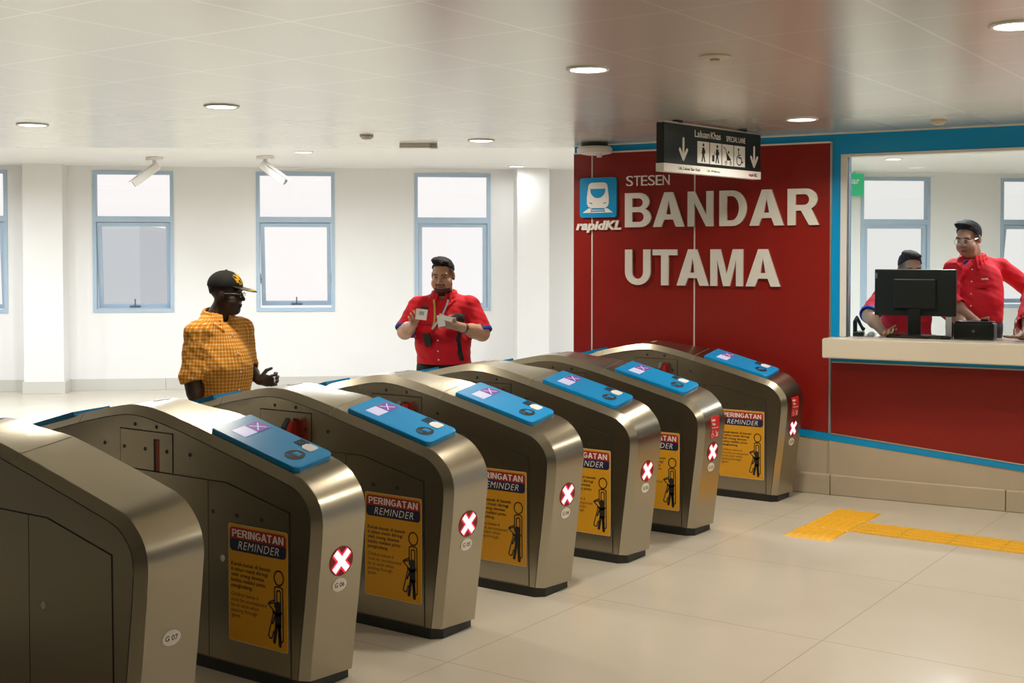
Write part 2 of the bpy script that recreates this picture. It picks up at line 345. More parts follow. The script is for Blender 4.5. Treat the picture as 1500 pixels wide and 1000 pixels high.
def build_gate():
    g = thing('ticket_gate', 'gate', 'ticket gate')
    # body shell
    bm = bmesh.new(); rings = [[bm.verts.new(ring(i, o)) for o in YS] for i in range(len(prof))]
    for a, b in zip(rings[:-1], rings[1:]):
        for j in range(len(YS)-1): bm.faces.new((a[j], a[j+1], b[j+1], b[j]))
    bm.faces.new([r[0] for r in rings]); bm.faces.new([r[-1] for r in rings]); bm.faces.new([v for v in rings[0]] + [v for v in reversed(rings[-1])])
    body = bm_obj('body', bm, M_STEEL, g, 24)
    # plinth
    fx, bx = 0.087, 2*XC-0.087
    out = [(bx+0.042, -W2), (0.045, -W2), (fx, -0.097), (fx-0.006, 0.118), (0.06, W2), (bx+0.042, W2), (bx, 0.10), (bx, -0.097)]
    bm = bmesh.new(); add_prism(bm, out, lambda a, b, h: Vector((a, b, h)), 0.0, 0.05)
    add_box(bm, (0.05, 0.07, 0.05), (0.092, 0.134, 0.096), 0.004)
    bm_obj('plinth', bm, M_BLACK, g)
    # side panels, both sides
    for f, near in ((side_pt, True), (side_far, False)):
        lowo = [(-1.927, 0.052), (0.016, 0.052), (0.012, 0.7140), (-0.353, 0.7985), (-1.557, 0.7985), (-1.922, 0.7140)]
        prism('panel_gap', lowo, f, -0.004, 0.0006, M_SEAM, g)
        def inset(p, q=0.003): # door leaves
            return p
        prism('access_door', [(-0.463, 0.055), (0.0115, 0.055), (0.0065, 0.7105), (-0.354, 0.794), (-0.463, 0.794)], f, -0.004, 0.0022, M_STEEL, g)
        prism('access_door', [(-1.443, 0.055), (-0.467, 0.055), (-0.467, 0.794), (-1.443, 0.794)], f, -0.004, 0.0022, M_STEEL, g)
        prism('access_door', [(-1.9215, 0.055), (-1.447, 0.055), (-1.447, 0.794), (-1.556, 0.794), (-1.9165, 0.7105)], f, -0.004, 0.0022, M_STEEL, g)
        prism('hatch_gap', [(-1.0415, 0.796), (-0.6850, 0.796), (-0.6850, 0.9715), (-1.0415, 0.9715)], f, -0.004, 0.0006, M_SEAM, g)
        # hatch with a slot: four plates in one mesh
        bm = bmesh.new(); x0, x1, z0, z1 = -1.037, -0.690, 0.800, 0.9665; s0, s1, sz = -0.812, -0.773, 0.938
        for (a, b, c, d) in ((x0, s0, z0, z1), (s1, x1, z0, z1), (s0, s1, sz, z1)):
            add_prism(bm, [(a, c), (b, c), (b, d), (a, d)], f, -0.004, 0.0022)
        bm_obj('hatch', bm, M_STEEL, g)
        prism('slot', [(s0, z0), (s1, z0), (s1, sz), (s0, sz)], f, 0.0002, 0.0010, M_INK, g)
        bm = bmesh.new(); add_prism(bm, rrect(s0+0.014, z0+0.001, s1-0.001, sz-0.006, 0.004), f, 0.0008, 0.0016); bm_obj('retracted_flap', bm, M_RED, g)
        for (x, z) in ((-1.150, 0.893), (-0.938, 0.993), (-0.793, 0.991), (-1.010, 0.890), (-0.868, 0.890), (-0.725, 0.890), (-0.579, 0.890), (-0.436, 0.667), (-0.291, 0.667), (-0.146, 0.666)):
            h = 0.0023 if z < 0.7 or (-1.04 < x < -0.69 and z < 0.96) else 0.0002
            bm = bmesh.new(); add_prism(bm, ellipse(x, z, 0.0085, 0.0085, 16), f, h, h+0.0016); bm_obj('sensor_eye', bm, M_INK, g)
        bm = bmesh.new(); add_prism(bm, ellipse(-0.378, 0.479, 0.012, 0.014, 20), f, 0.002, 0.006); add_prism(bm, ellipse(-0.378, 0.479, 0.005, 0.009, 14), f, 0.006, 0.0075); bm_obj('lock', bm, mat('lock_silver', (0.8, 0.77, 0.7), 0.3, 0.4), g, 40)
        # dark line where the side meets the bevelled cap
        bm = bmesh.new(); y = -W2 if near else W2
        add_tube(bm, [(x, y, z) for x, z in prof], 0.0017, 6); bm_obj('edge_seam', bm, M_SEAM, g)
    # seams running over the cap
    for xs in (-0.571, 2*XC+0.571):
        bm = bmesh.new(); i, t = prof_at(xs); pts = [ring(i, o).lerp(ring(i+1, o), t) for o in YS]
        add_tube(bm, pts, 0.0012, 6); bm_obj('cap_seam', bm, mat('cap_seam', (0.30, 0.27, 0.22), 0.5), g)
    # small recessed slot on the hump
    sl = prism('cap_slot', [(-0.99, 0.0), (-0.965, 0.0), (-0.965, 0.085), (-0.99, 0.085)], lambda a, b, h: slope_top(a, b, h), 0.0, 0.0015, M_SEAM, g)
    prism('slot_label', [(-0.987, 0.004), (-0.968, 0.004), (-0.968, 0.081), (-0.987, 0.081)], lambda a, b, h: slope_top(a, b, h), 0.001, 0.0022, M_PLATE, sl)
    return g
def slope_top(x, o, h):
    i, t = prof_at(x); return ring(i, o).lerp(ring(i+1, o), t) + Vector((0, 0, h))

def back_of(f):                                       # 180 degree rotation about the gate's middle
    return lambda a, b, h: (lambda p: Vector((2*XC - p.x, -p.y, p.z)))(f(a, b, h))
def build_reader(g):
    x0, x1, o0, o1 = -0.505, -0.012, -0.097, 0.113
    S = slope_pt; LX = lambda a: x0 + (x1-x0)*a; LO = lambda b: o0 + (o1-o0)*b
    bm = bmesh.new()
    base = rrect(x0, o0, x1, o1, (0.008, 0.03, 0.03, 0.008)); inn = rrect(x0+0.003, o0+0.003, x1-0.003, o1-0.003, (0.006, 0.028, 0.028, 0.006))
    A = [bm.verts.new(S(a, b, -0.002)) for a, b in base]; B = [bm.verts.new(S(a, b, 0.015)) for a, b in base]; D = [bm.verts.new(S(a, b, 0.018)) for a, b in inn]
    n = len(A)
    for P, Q in ((A, B), (B, D)):
        for i in range(n): bm.faces.new((P[i], P[(i+1) % n], Q[(i+1) % n], Q[i]))
    bm.faces.new(D); bm.faces.new(A)
    r = bm_obj('card_reader', bm, M_BLUE, g, 30); r['label'] = 'sloping blue card reader top'
    F = lambda a, b, h: S(LX(a), LO(b), h)
    prism('screen', [(0.15, 0.20), (0.315, 0.20), (0.315, 0.53), (0.15, 0.53)], F, 0.018, 0.0188, M_SCRG, r)
    prism('screen', [(0.15, 0.53), (0.315, 0.53), (0.315, 0.88), (0.15, 0.88)], F, 0.018, 0.0188, M_SCRP, r)
    bm = bmesh.new()
    add_stroke(bm, [(0.18, 0.60), (0.285, 0.81)], 0.016, F, 0.0188, 0.0192); add_stroke(bm, [(0.18, 0.81), (0.285, 0.60)], 0.016, F, 0.0188, 0.0192)
    bm_obj('screen_mark', bm, M_SCRX, r)
    cx, cy = LX(0.818), LO(0.385)
    prism('tap_target', ellipse(cx, cy, 0.041, 0.041), S, 0.018, 0.0186, M_INK, r)
    bm = bmesh.new()
    add_prism(bm, rrect(cx-0.017, cy-0.002, cx+0.019, cy+0.024, 0.002), S, 0.0186, 0.019)
    for q in (0.008, 0.014, 0.020, 0.026):
        add_stroke(bm, [(cx-0.012+q*0.9*math.sin(t), cy-0.004-q*math.cos(t)) for t in [math.radians(-45+18*k) for k in range(6)]], 0.0026, S, 0.0186, 0.019)
    bm_obj('tap_symbol', bm, M_BLUE, r)
    bm = bmesh.new(); add_stroke(bm, [(cx-0.010, cy+0.004), (cx+0.012, cy+0.004), (cx+0.012, cy+0.011)], 0.002, S, 0.019, 0.0194); bm_obj('card_mark', bm, M_INK, r)
    wx, wy = LX(0.812), LO(0.80)
    bm = bmesh.new(); add_prism(bm, rrect(wx-0.028, wy-0.026, wx+0.026, wy+0.026, 0.012), S, 0.018, 0.0195)
    add_prism(bm, rrect(wx-0.036, wy-0.016, wx-0.02, wy+0.016, 0.006), S, 0.018, 0.0192); bm_obj('white_sticker', bm, M_WHITE, r)
    bm = bmesh.new(); qx, qy = LX(0.69), LO(0.845)
    add_stroke(bm, [(qx-0.02, qy-0.02), (qx+0.02, qy-0.02), (qx+0.02, qy+0.02), (qx-0.02, qy+0.02)], 0.006, S, 0.018, 0.0186, True)
    add_stroke(bm, [(qx-0.018, qy), (qx, qy+0.018), (qx+0.018, qy), (qx, qy-0.018)], 0.006, S, 0.018, 0.0186, True)
    add_prism(bm, ellipse(qx, qy, 0.007, 0.007, 12), S, 0.018, 0.0186); bm_obj('dark_emblem', bm, M_INK, r)
    return r
def build_back_reader(g):
    S = back_of(slope_pt); bm = bmesh.new()
    base = rrect(-0.505, -0.113, -0.012, 0.097, (0.008, 0.03, 0.03, 0.008))
    # the far end's plate tilts the other way: keep it parallel to the steel under it
    def S2(a, b, h):
        x = 2*XC - a; i = 0
        return slope_back(x, b, h)
    A = [bm.verts.new(S2(a, b, -0.004)) for a, b in base]; B = [bm.verts.new(S2(a, b, 0.018)) for a, b in base]; n = len(A)
    for i in range(n): bm.faces.new((A[i], A[(i+1) % n], B[(i+1) % n], B[i]))
    bm.faces.new(A); bm.faces.new(B)
    return bm_obj('far_card_reader', bm, M_BLUE, g)
def slope_back(x, o, h):
    for i in range(20, len(prof)-1):
        if prof[i][0] >= x >= prof[i+1][0]:
            t = (prof[i][0]-x)/(prof[i][0]-prof[i+1][0]); p = ring(i, o).lerp(ring(i+1, o), t)
            nx, nz = pnormal(len(prof)-19); return p + Vector((nx, 0, nz))*h
    return Vector((x, o, 0.9))
def build_cross(g):
    F = front_pt; cz = 0.515; R = 0.061
    c = prism('cross_light', ellipse(0, cz, R, R, 40), F, -0.002, 0.0025, M_LENS, g)
    for nm, wd, h, m in (('cross_glow', 0.042, 0.0030, M_CROSSG), ('cross', 0.026, 0.0036, M_CROSS)):
        bm = bmesh.new(); q = 0.036
        for s in (1, -1):
            d = wd/2/math.sqrt(2)
            a, b = (-q, cz-q*s*1.08), (q, cz+q*s*1.08); nx, ny = -s*d, d
            add_prism(bm, [(a[0]+nx, a[1]+ny), (a[0]-nx, a[1]-ny), (b[0]-nx, b[1]-ny), (b[0]+nx, b[1]+ny)], F, h-0.0006, h + (0.0002 if s > 0 else 0))
        bm_obj(nm, bm, m, c)
    return c
def build_plate(g, num):
    F = front_pt; cz = 0.418
    rim = prism('number_plate', ellipse(0, cz, 0.037, 0.0275, 36), F, -0.002, 0.003, M_PLATE, g)
    text_obj('number', num, 0.0, cz-0.0095, F, 0.003, 0.0034, M_INK, rim, height=0.019, width=0.05, bold=0.012, align='C')
    return rim
def build_sticker(g):
    X0, X1, Z0, Z1 = -0.343, -0.001, 0.148, 0.632; Wd, Hd = X1-X0, Z1-Z0
    F = lambda a, b, h: side_pt(X0 + a*Wd, Z1 - b*Hd, 0.0022 + h)
    FM = lambda a, b, h: side_pt(X0 + a, Z1 - b, 0.0022 + h)      # metres from the top left
    G = lambda a, b, h: side_pt(X0 + a, Z0 + b, 0.0022 + h)
    e = prism('warning_sticker', rrect(0, 0, Wd, Hd, 0.010), G, 0, 0.0006, M_SEDGE, g)
    prism('yellow_field', rrect(0.003, 0.003, Wd-0.003, Hd-0.003, 0.009), G, 0.0006, 0.0009, M_YEL, e)
    y = lambda b: Hd*(1-b)
    prism('red_band', rrect(0.009, y(0.125), Wd-0.009, y(0.026), (0, 0, 0.018, 0.018)), G, 0.0009, 0.0012, M_SRED, e)
    prism('navy_band', rrect(0.009, y(0.228), Wd-0.009, y(0.125), (0.018, 0.018, 0, 0)), G, 0.0009, 0.0012, M_SNAVY, e)
    bm = bmesh.new()
    add_text(bm, 'PERINGATAN', 0.023, y(0.110), G, 0.0012, 0.0015, height=0.032, width=Wd-0.046, ref='#')
    add_text(bm, 'REMINDER', 0.058, y(0.207), G, 0.0012, 0.0015, height=0.032, width=0.235, bold=-0.004, shear=0.25, spacing=1.12)
    bm_obj('heading', bm, M_WHITE, e)
    bm = bmesh.new()
    for s, b, wd in (('Kanak-kanak di bawah', 0.352, 0.228), ('6 tahun mesti diiringi', 0.398, 0.212), ('oleh orang dewasa', 0.444, 0.192), ('ketika melalui pintu', 0.491, 0.198), ('penghadang.', 0.538, 0.125)):
        add_text(bm, s, 0.017, y(b), G, 0.0009, 0.0012, height=0.0150, width=wd, bold=0.018)
    for s, b, wd in (('Children below 6', 0.612, 0.158), ('must be accompanied', 0.658, 0.205), ('by an adult when', 0.703, 0.160), ('passing through', 0.748, 0.150), ('gates.', 0.793, 0.055)):
        add_text(bm, s, 0.017, y(b), G, 0.0009, 0.0012, height=0.0150, width=wd, bold=-0.002)
    bm_obj('notice_text', bm, M_INK, e)
    # figure of an adult with a child, drawn in outline
    bm = bmesh.new(); cx = 0.292; st = 0.0062
    add_stroke(bm, ellipse(cx, y(0.388), 0.026, 0.029, 28), st, G, 0.0009, 0.0013, True)
    T = lambda l: [(cx + a, y(b)) for a, b in l]
    add_stroke(bm, T([(-0.024, 0.63), (-0.024, 0.475), (-0.016, 0.462), (0.010, 0.462), (0.021, 0.475), (0.023, 0.905), (0.014, 0.918), (0.004, 0.90), (0.0, 0.80)]), st, G, 0.0009, 0.0013)
    add_stroke(bm, T([(-0.012, 0.60), (-0.012, 0.50), (0.0, 0.49), (0.009, 0.50), (0.010, 0.72)]), st, G, 0.0009, 0.0013)
    add_stroke(bm, T([(-0.022, 0.575), (-0.052, 0.600), (-0.060, 0.615), (-0.050, 0.635), (-0.030, 0.665)]), st, G, 0.0009, 0.0013)
    add_stroke(bm, T([(-0.030, 0.600), (-0.052, 0.615)]), st, G, 0.0009, 0.0013)
    add_stroke(bm, T([(-0.030, 0.68), (-0.045, 0.78), (-0.060, 0.885), (-0.052, 0.902), (-0.040, 0.90), (-0.030, 0.84)]), st, G, 0.0009, 0.0013)
    add_prism(bm, ellipse(cx-0.006, y(0.625), 0.0185, 0.0205, 24), G, 0.0009, 0.0014)
    add_stroke(bm, T([(-0.032, 0.675), (-0.008, 0.70), (0.012, 0.675)]), 0.012, G, 0.0009, 0.0013)
    add_prism(bm, T([(-0.022, 0.66), (0.012, 0.66), (0.014, 0.80), (-0.022, 0.80)]), G, 0.0009, 0.0013)
    add_stroke(bm, T([(-0.014, 0.79), (-0.026, 0.925)]), 0.017, G, 0.0009, 0.0013); add_stroke(bm, T([(0.002, 0.79), (0.006, 0.945)]), 0.018, G, 0.0009, 0.0013)
    add_stroke(bm, T([(-0.02, 0.70), (-0.036, 0.775)]), 0.009, G, 0.0009, 0.0013)
    bm_obj('figure', bm, M_INK, e)
    return e
def build_flap(g):
    bm = bmesh.new()
    prof2 = [(0.0, 0.925), (0.05, 0.935), (0.075, 0.90), (0.085, 0.82), (0.0, 0.805)]
    add_prism(bm, prof2, lambda a, b, h: Vector((-0.795+h, -W2-a, b)), -0.011, 0.012)
    fl = bm_obj('flap', bm, M_RED, g)
    prism('flap_edge', [(0.048, 0.936), (0.073, 0.90), (0.083, 0.82), (0.095, 0.82), (0.087, 0.905), (0.056, 0.947)], lambda a, b, h: Vector((-0.795+h, -W2-a, b)), -0.013, 0.014, M_BLACK, fl)
def build_lane_sticker(g):
    F = front_pt
    us, vs = np.linspace(-0.045, 0.050, 9), np.linspace(0.600, 0.722, 25); n = len(vs)
    P_ = [F(u, v, h) for h in (0.0018, 0.0002) for u in us for v in vs]; m_ = len(us)*n; fc = []
    for a in range(len(us)-1):
        for b in range(n-1):
            q = (a*n+b, (a+1)*n+b, (a+1)*n+b+1, a*n+b+1); fc += [q, tuple(i+m_ for i in reversed(q))]
    bd = [a*n for a in range(len(us))] + [(len(us)-1)*n+b for b in range(1, n)] + [a*n+n-1 for a in range(len(us)-2, -1, -1)] + [b for b in range(n-2, 0, -1)]
    fc += [(bd[i], bd[i]+m_, bd[(i+1) % len(bd)]+m_, bd[(i+1) % len(bd)]) for i in range(len(bd))]
    s = link('lane_sticker', mesh_of(P_, fc), M_RLANE, g, 40)
    bm = bmesh.new()
    add_text(bm, 'Laluan', -0.038, 0.700, F, 0.0016, 0.0030, height=0.012, bold=0.01); add_text(bm, 'Khas', -0.03, 0.681, F, 0.0016, 0.0030, height=0.012, bold=0.01)
    add_text(bm, 'SPECIAL LANE', -0.034, 0.664, F, 0.0016, 0.0030, height=0.006, width=0.07)
    add_prism(bm, ellipse(-0.022, 0.648, 0.004, 0.004, 12), F, 0.0016, 0.002)
    add_stroke(bm, [(-0.022, 0.643), (-0.022, 0.626), (-0.010, 0.626), (-0.005, 0.613)], 0.004, F, 0.0016, 0.002)
    add_stroke(bm, [(-0.022 + 0.012*math.cos(t), 0.620 + 0.012*math.sin(t)) for t in [math.radians(120+20*k) for k in range(12)]], 0.003, F, 0.0016, 0.002)
    add_stroke(bm, [(0.012, 0.643), (0.036, 0.613)], 0.006, F, 0.0016, 0.002); add_stroke(bm, [(0.036, 0.635), (0.036, 0.613), (0.016, 0.613)], 0.006, F, 0.0016, 0.002)
    bm_obj('lane_symbols', bm, M_WHITE, s)

proto = build_gate()
build_reader(proto); build_back_reader(proto); build_cross(proto); build_sticker(proto); build_plate(proto, 'G 06')
proto.location = (0, 0, 0)
proto['label'] = 'steel ticket gate with lit red cross and oval plate reading G 06'
GATES = {6: proto}
for n, y in ((7, -PIT), (5, PIT), (4, 2*PIT), (3, 3*PIT), (2, 4*PIT), (1, 5.535*PIT)):
    sk = ['number_plate', 'number']
    if n == 7: sk += ['card_reader', 'cross_light', 'warning_sticker', 'sensor_eye', 'far_card_reader']
    g = dup(proto, sk); g.location = (0, y, 0); GATES[n] = g; build_plate(g, 'G 0%d' % n)
    if n in (1, 2): build_lane_sticker(g)
    if n != 7: build_flap(g)
GATES[7]['label'] = 'nearest steel ticket gate, plain sloping top without blue reader, plate G 07'
GATES[5]['label'] = 'steel ticket gate numbered G 05, between gates G 06 and G 04'
GATES[4]['label'] = 'steel ticket gate numbered G 04, fourth from the photo\'s left edge'
GATES[3]['label'] = 'steel ticket gate with blue reader, next nearer to gate with red lane sticker'
GATES[2]['label'] = 'steel ticket gate with red lane sticker, across wide lane from the wall gate'
GATES[1]['label'] = 'farthest steel ticket gate, standing against the red station wall'
for g in GATES.values(): g['group'] = 'ticket gates in a row'
# ------------------------------------------------------------------ setting
def tiles(name, c0, c1, line, sx, sy, ox, oy, lw, rough, spec, noise_amt=0.04, metal=0.0):
    m = bpy.data.materials.new(name); m.use_nodes = True; t = m.node_tree; b = t.nodes['Principled BSDF']; L = t.links.new
    co = t.nodes.new('ShaderNodeTexCoord'); sp = t.nodes.new('ShaderNodeSeparateXYZ'); L(co.outputs['Object'], sp.inputs[0])
    masks = []
    for ax, s, o in (('X', sx, ox), ('Y', sy, oy)):
        a = t.nodes.new('ShaderNodeMath'); a.operation = 'SUBTRACT'; L(sp.outputs[ax], a.inputs[0]); a.inputs[1].default_value = o
        d = t.nodes.new('ShaderNodeMath'); d.operation = 'DIVIDE'; L(a.outputs[0], d.inputs[0]); d.inputs[1].default_value = s
        pp = t.nodes.new('ShaderNodeMath'); pp.operation = 'PINGPONG'; L(d.outputs[0], pp.inputs[0]); pp.inputs[1].default_value = 0.5
        lt = t.nodes.new('ShaderNodeMath'); lt.operation = 'LESS_THAN'; L(pp.outputs[0], lt.inputs[0]); lt.inputs[1].default_value = lw/2/s
        masks.append(lt)
    mxm = t.nodes.new('ShaderNodeMath'); mxm.operation = 'MAXIMUM'; L(masks[0].outputs[0], mxm.inputs[0]); L(masks[1].outputs[0], mxm.inputs[1])
    n = t.nodes.new('ShaderNodeTexNoise'); n.inputs['Scale'].default_value = 2.5; n.inputs['Detail'].default_value = 5; L(co.outputs['Object'], n.inputs['Vector'])
    m1 = t.nodes.new('ShaderNodeMix'); m1.data_type = 'RGBA'; m1.inputs[6].default_value = (*c0, 1); m1.inputs[7].default_value = (*c1, 1); L(n.outputs['Fac'], m1.inputs[0])
    m2 = t.nodes.new('ShaderNodeMix'); m2.data_type = 'RGBA'; L(mxm.outputs[0], m2.inputs[0]); L(m1.outputs[2], m2.inputs[6]); m2.inputs[7].default_value = (*line, 1)
    L(m2.outputs[2], b.inputs['Base Color']); b.inputs['Roughness'].default_value = rough; b.inputs['Specular IOR Level'].default_value = spec; b.inputs['Metallic'].default_value = metal
    return m
M_FLOOR = tiles('floor_tiles', (0.54, 0.485, 0.395), (0.60, 0.545, 0.455), (0.43, 0.38, 0.30), 1.2, 1.2, 0.30, 0.50, 0.006, 0.22, 0.5)
M_CEIL = tiles('ceiling_panels', (0.77, 0.755, 0.68), (0.80, 0.785, 0.71), (0.93, 0.92, 0.87), 0.637, 0.655, 0.147, 0.395, 0.010, 0.27, 0.8, metal=0.55)
M_WALL = mat('hall_white_wall', (0.84, 0.83, 0.81), 0.55, noise=(3, 0.015))
M_HCEIL = mat('hall_ceiling', (0.82, 0.82, 0.80), 0.5)
M_BASEB = mat('baseboard_tile', (0.62, 0.60, 0.54), 0.35, noise=(2, 0.05))
M_PANEL = mat('panel_red', (0.26, 0.012, 0.008), 0.30, 0, 0.5, noise=(2.0, 0.06))
M_BWALL = mat('wall_blue', (0.0, 0.32, 0.70), 0.30)
M_ALU = mat('aluminium_trim', (0.72, 0.69, 0.63), 0.3, 0.9)
M_JOINT = mat('joint_white', (0.78, 0.75, 0.70), 0.4)
M_STONE = mat('beige_stone', (0.50, 0.42, 0.31), 0.4, noise=(5, 0.08))
M_CREAM = mat('counter_cream', (0.72, 0.66, 0.55), 0.3)
M_WFRAME = mat('window_frame_blue_grey', (0.42, 0.54, 0.66), 0.4)
M_LETTER = mat('brushed_letter', (0.88, 0.86, 0.81), 0.36, 0.2, noise=(30, 0.04))
M_LSIDE = mat('white_plastic', (0.78, 0.76, 0.72), 0.4)

# floor
fl = box('floor', (-16, -9, -0.1), (9, 22, 0.0), M_FLOOR); struct(fl)

# dark wall added out of view on the left, to darken gate side reflections
wl = box('added_dark_wall', (-14, -5.2, 0), (6, -5.0, 2.86), mat('added_wall_dark', (0.17, 0.155, 0.12), 0.5, noise=(2, 0.15))); struct(wl)

# red wall coordinates
TH = math.radians(5.48); RE = Vector((math.cos(TH), math.sin(TH), 0)); RN = Vector((math.sin(TH), -math.cos(TH), 0)); RO = Vector((0.0432, 5.0248, 0))
def red(s, z, off):
    p = RO + RE*s + RN*off; return Vector((p.x, p.y, z))
S_END = -1.845; S_MAX = 4.6
def zst(s): return 0.462 - (s-0.018)*0.0922           # top of the sloping blue strip
WT = 0.12
# backing wall, blue painted, with the booth opening
bm = bmesh.new()
GL0, GL1, GZ0, GZ1 = 0.345, S_MAX-0.3, 1.007, 2.455
add_prism(bm, [(S_END, 0.16), (0.0, 0.16), (S_MAX, 0.05), (S_MAX, GZ0), (GL0, GZ0), (GL0, GZ1), (S_MAX, GZ1), (S_MAX, 2.615), (S_END, 2.615)], lambda a, b, h: red(a, b, h), -WT, 0.0)
add_prism(bm, [(GL1, GZ0), (S_MAX, GZ0), (S_MAX, GZ1), (GL1, GZ1)], lambda a, b, h: red(a, b, h), -WT, 0.0)
wr = bm_obj('wall_right', bm, M_BWALL); struct(wr)
RP = lambda a, b, h: red(a, b, h)
def panel(s0, s1, ztop, bottom=True):
    return prism('red_panel', [(s0, zst(s0)+0.004), (s1, zst(s1)+0.004), (s1, ztop), (s0, ztop)], RP, 0.0005, 0.014, M_PANEL, wr)
panel(S_END, -1.690, 2.545); panel(-1.676, -0.820, 2.545); panel(-0.806, 0.226, 2.545); panel(0.246, S_MAX, 0.958)
for s in (-1.683, -0.813):
    prism('joint_strip', [(s-0.007, zst(s)+0.004), (s+0.007, zst(s)+0.004), (s+0.007, 2.545), (s-0.007, 2.545)], RP, 0.0005, 0.011, M_JOINT, wr)
prism('edge_trim', [(0.226, zst(0.226)), (0.240, zst(0.240)), (0.240, 2.556), (0.226, 2.556)], RP, 0.0005, 0.016, M_ALU, wr)
prism('top_trim', [(S_END, 2.545), (0.226, 2.545), (0.226, 2.558), (S_END, 2.558)], RP, 0.0005, 0.016, M_JOINT, wr)
prism('counter_trim', [(0.246, 0.958), (S_MAX, 0.958), (S_MAX, 0.968), (0.246, 0.968)], RP, 0.0005, 0.016, M_ALU, wr)
prism('blue_strip', [(S_END, zst(S_END)-0.052), (S_MAX, zst(S_MAX)-0.052), (S_MAX, zst(S_MAX)), (S_END, zst(S_END))], RP, 0.0005, 0.012, M_BWALL, wr)
prism('strip_trim', [(0.246, zst(0.246)-0.002), (S_MAX, zst(S_MAX)-0.002), (S_MAX, zst(S_MAX)+0.006), (0.246, zst(0.246)+0.006)], RP, 0.010, 0.016, M_ALU, wr)
pl = prism('stone_plinth', [(S_END, 0.14), (0.236, 0.14), (0.236, zst(0.236)-0.053), (S_END, zst(S_END)-0.053)], RP, 0.0004, 0.006, M_STONE, wr)
prism('stone_plinth', [(0.236, 0.14), (3.2, 0.14), (3.2, zst(3.2)-0.053), (0.236, zst(0.236)-0.053)], RP, 0.0004, 0.022, M_STONE, wr)
tr = prism('trim_1', [(S_END, 2.607), (S_MAX, 2.607), (S_MAX, 2.618), (S_END, 2.618)], RP, 0.0, 0.02, M_JOINT); struct(tr)
# curb in front of the wall, in stone slabs
bm = bmesh.new()
for a, b in ((-1.85, -0.9), (-0.896, 0.246), (0.25, 1.44), (1.444, 2.6), (2.604, S_MAX)):
    vs = add_box(bm, (a, -0.05, 0), (b, 0.05, 0.146), 0.006)
    for v in vs:
        s, o, z = v.co; v.co = red(s, z, o)
cb = bm_obj('baseboard_right', bm, M_STONE); struct(cb)
# window opening frame, glass, counter
fr = bmesh.new()
for pts in ([(0.300, 1.147), (0.345, 1.147), (0.345, GZ1), (0.300, GZ1)], [(0.300, GZ1-0.012), (GL1, GZ1-0.012), (GL1, GZ1+0.006), (0.300, GZ1+0.006)]):
    add_prism(fr, pts, RP, -0.10, 0.006)
bw = bm_obj('window_booth_1', fr, M_LSIDE); struct(bw); bw.name = 'window_20'
def glass_mat(name, refl=0.06, tint=(1, 1, 1)):
    m = bpy.data.materials.new(name); m.use_nodes = True; t = m.node_tree; t.nodes.clear()
    tr_ = t.nodes.new('ShaderNodeBsdfTransparent'); tr_.inputs[0].default_value = (*tint, 1)
    gl = t.nodes.new('ShaderNodeBsdfGlossy'); gl.inputs['Roughness'].default_value = 0.02
    fr_ = t.nodes.new('ShaderNodeFresnel'); fr_.inputs['IOR'].default_value = 1.35
    mi = t.nodes.new('ShaderNodeMixShader'); o = t.nodes.new('ShaderNodeOutputMaterial')
    t.links.new(fr_.outputs[0], mi.inputs[0]); t.links.new(tr_.outputs[0], mi.inputs[1]); t.links.new(gl.outputs[0], mi.inputs[2]); t.links.new(mi.outputs[0], o.inputs[0]); return m
M_GLASS = glass_mat('booth_glass', tint=(0.93, 0.95, 0.94)); M_WGLASS = glass_mat('window_glass', tint=(0.99, 0.99, 1.0))
prism('pane', [(0.345, 1.147), (GL1, 1.147), (GL1, GZ1-0.012), (0.345, GZ1-0.012)], RP, -0.062, -0.055, M_GLASS, bw)
ct = prism('service_counter', [(0.348, -0.42), (GL1-0.003, -0.42), (GL1-0.003, 0.002), (S_MAX-0.1, 0.002), (S_MAX-0.1, 0.25), (0.24, 0.25), (0.24, 0.017), (0.348, 0.017)], lambda a, b, h: red(a, h, b), 1.008, 1.146, M_CREAM)
bmt = bmesh.new(); bmt.from_mesh(ct.data); bmesh.ops.bevel(bmt, geom=list(bmt.edges), offset=0.006, segments=2, affect='EDGES'); bmt.to_mesh(ct.data); bmt.free()
tag(ct, 'long cream service counter under the booth window', 'counter')
prism('counter_batten', [(0.246, 0.0), (S_MAX-0.1, 0.0), (S_MAX-0.1, 0.06), (0.246, 0.06)], lambda a, b, h: red(a, h, b), 0.976, 1.008, M_BWALL, ct)

# near ceiling slab, step up to the hall ceiling
EP = CAM + FW*10.15; EP.z = 0
def edge_pt(r): p = EP + RT*r; return Vector((p.x, p.y, 0))
pts = [edge_pt(-13), edge_pt(0.55), red(S_END, 0, 0.0), red(S_MAX+2, 0, 0.0), Vector((9, -9, 0)), Vector((-10, -9, 0))]
ce = prism('ceiling', [(q.x, q.y) for q in pts], lambda a, b, h: Vector((a, b, h)), 2.615, 2.86, M_CEIL); struct(ce)
hp = [edge_pt(-16) - FW*0.3, edge_pt(9) - FW*0.3 + FW*0, edge_pt(16)+FW*3, edge_pt(16)+FW*16, edge_pt(-16)+FW*16]
hc = prism('ceiling_hall', [(q.x, q.y) for q in [edge_pt(-16), red(S_END, 0, -0.05), red(S_MAX+2, 0, -0.05), wall_pt(12.9, 0.0, 0), wall_pt(-11.9, 0.0, 0)]], lambda a, b, h: Vector((a, b, h)), 2.88, 2.96, M_HCEIL); struct(hc); hc.name = 'ceiling.001'

# booth floor and side wall
bf = prism('booth_floor', [(p.x, p.y) for p in (red(S_END+0.01, 0, -WT-0.01), red(S_MAX, 0, -WT-0.01), red(S_MAX, 0, -3.2), red(S_END+0.01, 0, -3.2))], lambda a, b, h: Vector((a, b, h)), 0.0, 0.30, M_STONE); struct(bf); bf.name = 'floor.001'

